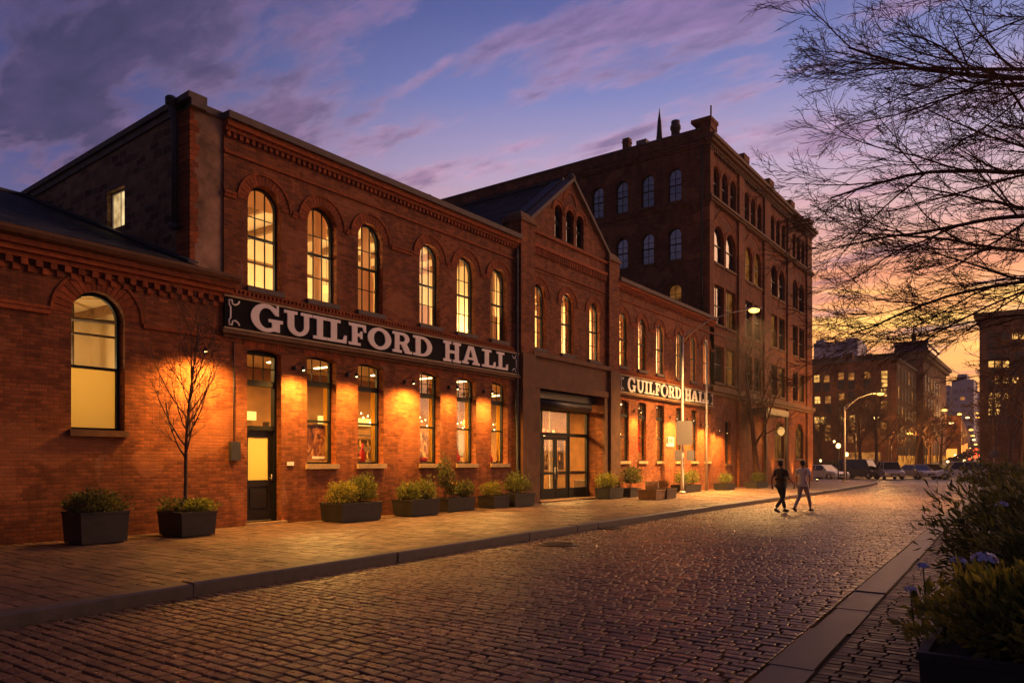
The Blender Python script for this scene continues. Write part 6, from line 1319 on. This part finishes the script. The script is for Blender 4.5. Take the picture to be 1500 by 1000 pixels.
# ================================================================== CARS
def car(px, d, rot, paint, label, kind='sedan', lights=True):
    x, y = at(px, d); o = thing('parked_car', (0, 0, 0), label, 'car', 'parked cars at the end of the street', rot)
    L, Wd = (4.4, 1.78); hb_ = .92 if kind == 'sedan' else 1.02; H = 1.42 if kind == 'sedan' else 1.72 if kind == 'suv' else 1.95
    def sect(prof, w0, w1, mb, zt):   # loft a side profile to both sides, upper points tucked in
        vs = []; n = len(prof)
        for s_ in (-1, -.86, .86, 1):
            for (px_, pz) in prof:
                f = max(0, min(1, (pz - hb_) / (zt - hb_ + 1e-6))); w = w0 + (w1 - w0) * f; vs.append((px_ * (1 if abs(s_) < .9 else .985), s_ / 1.0 * w if abs(s_) < .9 else s_ * w, pz if abs(s_) < .9 else pz - .02 if pz > .5 else pz + .02))
        fs = [tuple(range(n - 1, -1, -1)), tuple(range(3 * n, 4 * n))]
        for i in range(3):
            for k in range(n): j = (k + 1) % n; fs.append((i * n + k, i * n + j, (i + 1) * n + j, (i + 1) * n + k))
        mb.add(vs, fs)
    h = L / 2
    body = [(-h, .35), (-h + .05, .30)] + [(-1.35 + .37 * cos(a), .30 + .37 * sin(a)) for a in (pi, 2.4, 1.57, .74, 0)] + [(.95, .26)] + [(1.35 + .37 * cos(a), .30 + .37 * sin(a)) for a in (pi, 2.4, 1.57, .74, 0)] + [(h - .04, .30), (h, .42), (h - .02, .66), (h - .18, .78), (.95, hb_ - .03), (.2, hb_), (-1.6, hb_), (-h + .12, hb_ - .04), (-h, .80)]
    b = MB(); sect(body, Wd / 2, Wd / 2, b, 1.6); b.build('body', paint, o)
    if kind == 'sedan': cab = [(1.05, hb_ - .06), (.35, H - .03), (.1, H), (-.85, H), (-1.1, H - .04), (-1.75, hb_ - .02)]
    elif kind == 'suv': cab = [(1.05, hb_ - .06), (.5, H - .04), (.3, H), (-1.6, H), (-1.85, H - .06), (-2.1, hb_ - .02)]
    else: cab = [(1.5, hb_ - .14), (1.0, H - .06), (.8, H), (-1.9, H), (-2.1, H - .06), (-2.15, hb_ - .02)]
    b = MB(); sect(cab, Wd / 2 - .06, Wd / 2 - .24, b, H); b.build('glasshouse', 'dark_glass', o)
    b = MB(); rt = [(p, z) for p, z in cab if z > H - .08]; x0_, x1_ = min(p for p, _ in rt), max(p for p, _ in rt); b.cham(x0_ + .02, x1_ - .02, -(Wd / 2 - .23), Wd / 2 - .23, H - .05, H + .025, .03)
    for s_ in (-1, 1):
        b.tube([(cab[0][0] - .02, s_ * (Wd / 2 - .08), cab[0][1]), (x1_, s_ * (Wd / 2 - .24), H - .02)], .03, 5); b.tube([(cab[-1][0] + .02, s_ * (Wd / 2 - .08), cab[-1][1]), (x0_, s_ * (Wd / 2 - .24), H - .02)], .04, 5); b.tube([(-.35, s_ * (Wd / 2 - .05), hb_), (-.35, s_ * (Wd / 2 - .23), H - .02)], .03, 5)
    b.build('roof', paint, o)
    for sx in (-1.35, 1.35):
        for sy in (-1, 1):
            b = MB(); b.tube([(sx, sy * (Wd / 2 - .22), .32), (sx, sy * (Wd / 2 - .01), .32)], .32, 16); w = b.build('wheel', 'rubber', o); b = MB(); b.tube([(sx, sy * (Wd / 2 - .06), .32), (sx, sy * (Wd / 2 + .005), .32)], .19, 12); b.build('rim', 'metal', w)
    for sy in (-1, 1):
        b = MB(); b.ell((h - .10, sy * .62, .64), .10, .20, .085, 10, 6); b.build('headlight', 'head', o); b = MB(); b.ell((-h + .06, sy * .68, .76), .07, .15, .09, 8, 6); b.build('tail_light', 'red', o)
        b = MB(); b.ell((.78, sy * (Wd / 2 + .07), hb_ + .02), .06, .10, .06, 8, 5); b.build('mirror', paint, o)
    b = MB(); b.box(h - .05, h + .01, -.42, .42, .38, .56); b.build('grille', 'dark_metal', o); b = MB(); b.box(h + .011, h + .02, -.25, .25, .34, .44); b.build('number_plate', 'white_paint', o)
    o.location = (x, y, 0); return o
def paint(name, c): M[name] = plain(name, c, .25, metal=.25, var=.05); return name
M['head'] = plain('headlight_glass', (.7, .7, .75), .1, metal=.6, var=.05)
R = radians
car(1207, 70, R(-30), paint('silver_paint', (.65, .62, .62)), 'silver rounded car parked beside the warehouse corner')
car(1260, 76, R(-20), paint('dark_grey_paint', (.10, .10, .11)), 'dark people carrier parked behind the corner lamp post', 'van')
car(1303, 73, R(-68), paint('beige_paint', (.62, .50, .40)), 'beige car facing the camera, left of the two side by side', 'suv')
car(1344, 74, R(-48), paint('champagne_paint', (.55, .46, .42)), 'champagne saloon parked right of the beige car')
car(1372, 86, R(-10), paint('black_paint', (.02, .02, .022)), 'black car half hidden between the champagne and white cars')
car(1403, 72, R(-158), paint('white_car_paint', (.8, .8, .86)), 'white estate car with bluish bonnet near the right bushes', 'suv')
car(1440, 80, R(-5), paint('bronze_paint', (.22, .13, .06)), 'bronze car partly hidden behind the right bushes')
o = thing('bench', (*at(1476, 46), 0), 'dark slatted bench beyond the bushes at the right edge', 'bench'); bx, by = at(1476, 46)
b = MB()
for k in range(3): b.box(bx - 1.1, bx + 1.1, by + .14 * k, by + .14 * k + .1, .44, .48)
b.build('seat', 'dark_wood', o); b = MB()
for k in range(3): b.box(bx - 1.1, bx + 1.1, by + .45, by + .49, .58 + .14 * k, .68 + .14 * k)
b.build('backrest', 'dark_wood', o)
for sx in (-.9, .9): b = MB(); b.box(bx + sx - .03, bx + sx + .03, by, by + .5, 0, .44); b.box(bx + sx - .03, bx + sx + .03, by + .42, by + .5, .44, .98); b.build('leg', 'dark_metal', o)
x, y = at(1456, 75); o = thing('round_sign_post', (x, y, 0), 'thin post with a blank round sign near the right tree trunks', 'sign')
b = MB(); b.tube([(x, y, 0), (x, y, 3.2)], .04, 6); b.build('pole', 'metal', o); b = MB(); b.tube([(x, y - .05, 2.5), (x, y - .09, 2.5)], .42, 16); b.build('disc', 'sign_back', o)
lv = MB(); rr = random.Random(66)
for i in range(520):
    if rr.random() < .55: y = rr.uniform(3, 40); x = xl(y) + abs(rr.gauss(0, .35)) + .03; z = .012
    elif rr.random() < .5: y = rr.uniform(5, 40); x = FX + abs(rr.gauss(0, .5)) + .05; z = .168
    else: y = rr.uniform(3, 20); x = xr(y) - abs(rr.gauss(0, .5)) - .05; z = .016
    a = rr.uniform(0, 6.28); L_ = rr.uniform(.03, .06); w = L_ * .5; u = Vector((cos(a), sin(a), rr.uniform(-.1, .3))) * L_; v = Vector((-sin(a), cos(a), rr.uniform(-.2, .3))) * w; c = Vector((x, y, z + rr.uniform(0, .012)))
    lv.add([c - u, c + v, c + u, c - v], [(0, 1, 2, 3)])
M['dry_leaf'] = leafmat('dry_leaf', (.22, .10, .03), (.08, .035, .015), .8)
tag(lv.build('fallen_leaves', 'dry_leaf', None, (0, 0, 0), False), kind='stuff')
dg = thing('drain_grate', (xl(17) + .28, 17, .0), 'iron gully grate in the street against the left kerb', 'drain'); gx = xl(17) + .28; b = MB(); b.box(gx - .24, gx + .24, 16.7, 16.74, .012, .022); b.box(gx - .24, gx + .24, 17.26, 17.3, .012, .022)
for k in range(9): b.box(gx - .23 + k * .055, gx - .205 + k * .055, 16.74, 17.26, .010, .020)
b.build('grate', 'dark_metal', dg); MB().box(gx - .24, gx + .24, 16.7, 17.3, .002, .008).build('dark_gap_sheet', 'rubber', dg)  # flat black sheet in place of the shade below the bars
# ================================================================== PEOPLE
def skin_mesh(name, verts, edges, mat, parent, sub=2, root=0):
    me = bpy.data.meshes.new(name); me.from_pydata([v[:3] for v in verts], edges, []); o = bpy.data.objects.new(name, me); COL.objects.link(o); o.parent = parent
    md = o.modifiers.new('skin', 'SKIN'); md.use_smooth_shade = True
    sv_ = me.skin_vertices[0].data if me.skin_vertices else None
    if sv_ is None:
        bm = bmesh.new(); bm.from_mesh(me); bm.verts.layers.skin.verify(); bm.to_mesh(me); bm.free(); sv_ = me.skin_vertices[0].data
    for i, v in enumerate(verts): sv_[i].radius = (v[3], v[4] if len(v) > 4 else v[3]); sv_[i].use_root = (i == root)
    s2 = o.modifiers.new('sub', 'SUBSURF'); s2.levels = sub; s2.render_levels = sub
    me.materials.append(M[mat]); return o
M['skin'] = plain('skin', (.30, .16, .10), .6, var=.1)
M['shirt_dark'] = plain('dark_shirt', (.035, .02, .018), .85, var=.2); M['shirt_pale'] = plain('pale_shirt', (.62, .57, .60), .85, var=.15)
M['trouser_dark'] = plain('dark_trousers', (.015, .016, .022), .85, var=.2); M['trouser_pale'] = plain('grey_trousers', (.30, .27, .28), .85, var=.15)
M['shoe'] = plain('dark_shoes', (.02, .012, .010), .6, var=.2); M['hair'] = plain('dark_hair', (.012, .008, .006), .7, var=.3)
def person(x, y, rot, label, shirt, trou, stride=1, s=1.0, bw=1.0):
    """walks away from the camera; local +Y is the walking direction, height 1.75"""
    o = thing('person', (x, y, .01), label, 'person', None, rot); o.scale = (s, s, s)
    q = stride
    # legs: left foot forward planted, right foot behind with heel raised
    LH, RH = (-.10, 0, .90), (.10, 0, .90)
    F_, B_ = (-.11, .11) if q > 0 else (.11, -.11)          # which side leads
    q = abs(q)
    LK, LA, LT = (F_, .20 * q, .51), (F_ * 1.1, .33 * q, .10), (F_ * 1.25, .48 * q, .05)
    RK, RA, RT = (B_, -.02 * q, .48), (B_ * 1.2, -.40 * q, .17), (B_ * 1.3, -.28 * q, .045)
    if F_ > 0: LK, LA, LT, RK, RA, RT = RK, RA, RT, LK, LA, LT
    q = q if F_ < 0 else -q
    ls, rs = (-.185, .0, 1.43), (.185, .0, 1.43)
    le, re = (-.27, -.13 * q, 1.18), (.27, .06 * q, 1.17); lw, rw = (-.31, -.14 * q + .05, .95), (.30, .24 * q + .04, .98)
    V = [(0, 0, .96, .13, .10), (0, .0, 1.12, .125 * bw, .095), (0, 0, 1.32, .145 * bw, .10), (0, 0, 1.43, .085, .07), (0, .0, 1.50, .052, .052), (0, .01, 1.56, .058, .060), (0, .015, 1.64, .078, .090), (0, .012, 1.70, .066, .078), (0, .008, 1.742, .03, .034),
         (*LH, .078), (*LK, .055), (*LA, .038), (*RH, .078), (*RK, .055), (*RA, .038), (*ls, .055), (*le, .040), (*lw, .027), (*rs, .055), (*re, .040), (*rw, .027), (*LT, .03), (*RT, .03)]
    E_ = [(0, 1), (1, 2), (2, 3), (3, 4), (4, 5), (5, 6), (6, 7), (7, 8), (0, 9), (9, 10), (10, 11), (0, 12), (12, 13), (13, 14), (2, 15), (15, 16), (16, 17), (2, 18), (18, 19), (19, 20), (11, 21), (14, 22)]
    for w, sg in ((17, -1), (20, 1)):    # palm, four fingers, thumb
        wx, wy, wz = V[w][:3]; p = len(V); V.append((wx, wy + .012, wz - .07, .030, .018)); E_.append((w, p))
        for k, fl_ in enumerate((.072, .082, .077, .060)):
            fy = wy - .022 + .019 * k; b0 = len(V); V.append((wx, fy + .012, wz - .105, .0095)); V.append((wx - sg * .010, fy + .018, wz - .105 - fl_ * .55, .0085)); V.append((wx - sg * .028, fy + .022, wz - .105 - fl_ * .95, .007)); E_ += [(p, b0), (b0, b0 + 1), (b0 + 1, b0 + 2)]
        b0 = len(V); V.append((wx - sg * .012, wy + .045, wz - .065, .011)); V.append((wx - sg * .020, wy + .062, wz - .105, .009)); E_ += [(p, b0), (b0, b0 + 1)]
    skin_mesh('body', V, E_, 'skin', o, 2)
    T_ = [(0, 0, 1.0, .155 * bw, .118), (0, 0, 1.14, .150 * bw, .115), (0, 0, 1.30, .165 * bw, .122), (0, 0, 1.42, .11, .085), (-.19, 0, 1.425, .072), (-.222, -.05 * q, 1.29, .066), (-.24, -.085 * q, 1.20, .060), (.19, 0, 1.425, .072), (.222, .035 * q, 1.29, .066), (.24, .055 * q, 1.20, .060), (0, 0, .90, .165 * bw, .125)]
    skin_mesh('shirt', T_, [(10, 0), (0, 1), (1, 2), (2, 3), (3, 4), (4, 5), (5, 6), (3, 7), (7, 8), (8, 9)], shirt, o, 2)
    P_ = [(0, 0, .95, .15, .115), (-.095, .01, .84, .095, .10), (*LK[:2], .52, .072), (LA[0], LA[1], .13, .060), (.095, .01, .84, .095, .10), (*RK[:2], .51, .072), (RA[0], RA[1] + .01, .19, .058)]
    skin_mesh('trousers', P_, [(0, 1), (1, 2), (2, 3), (0, 4), (4, 5), (5, 6)], trou, o, 2)
    for A, Tt in ((LA, LT), (RA, RT)):
        h_ = Vector((A[0], A[1] - .05, max(A[2] - .05, .04))); t_ = Vector((Tt[0], Tt[1] + .05, max(Tt[2] - .01, .035))); b = MB()
        b.tube([h_ - (t_ - h_).normalized() * .02, h_, h_.lerp(t_, .4) + Vector((0, 0, .012)), h_.lerp(t_, .75), t_, t_ + (t_ - h_).normalized() * .02], [.015, .045, .050, .047, .036, .012], 10); k_ = b.build('shoe', 'shoe', None, (0, 0, 0)); k_.parent = o
    b = MB(); b.lathe((0, -.018, 1.665), [(.02, -.105), (.060, -.085), (.082, -.04), (.090, .01), (.084, .055), (.060, .088), (.02, .102)], 14, True, .98, 1.12); hr_ = b.build('hair', 'hair', None, (0, 0, 0)); hr_.parent = o
    b = MB(); 
    for sx in (-1, 1): b.ell((sx * .032, .098, 1.655), .013, .008, .010, 8, 5)
    MBo = b.build('eyes', 'white_paint', None, (0, 0, 0)); MBo.parent = o
    b = MB(); b.ell((0, .108, 1.625), .014, .02, .024, 8, 5); b.ell((0, .097, 1.585), .026, .010, .008, 8, 5); b.ell((-.084, .005, 1.63), .012, .02, .03, 8, 5); b.ell((.084, .005, 1.63), .012, .02, .03, 8, 5); k_ = b.build('face_features', 'skin', None, (0, 0, 0)); k_.parent = o
    return o
person(-7.45, 25.6, R(-24), 'person in dark short-sleeved shirt and dark trousers walking away on the cobbles', 'shirt_dark', 'trouser_dark', 1.0, 1.0, 1.08)
person(-7.0, 26.6, R(-8), 'person in pale grey t-shirt and grey trousers walking away on the cobbles', 'shirt_pale', 'trouser_pale', -1.0, 1.0, 1.0)

# ================================================================== HAZE
def haze():
    b = MB(); b.box(-330, 330, -20, 640, -1.1, 66); o = b.build('haze', 'white_paint', None, (0, 0, -1.1)); tag(o, kind='stuff')
    m = bpy.data.materials.new('haze_air'); m.use_nodes = True; t = NT(m.node_tree); t.n.clear()
    v = t.node('ShaderNodeVolumePrincipled'); v.inputs['Color'].default_value = (.92, .80, .78, 1); v.inputs['Density'].default_value = HAZE; v.inputs['Anisotropy'].default_value = .3
    out = t.node('ShaderNodeOutputMaterial'); t.l.new(v.outputs[0], out.inputs['Volume']); o.data.materials[0] = m
HAZE = .00045
haze()
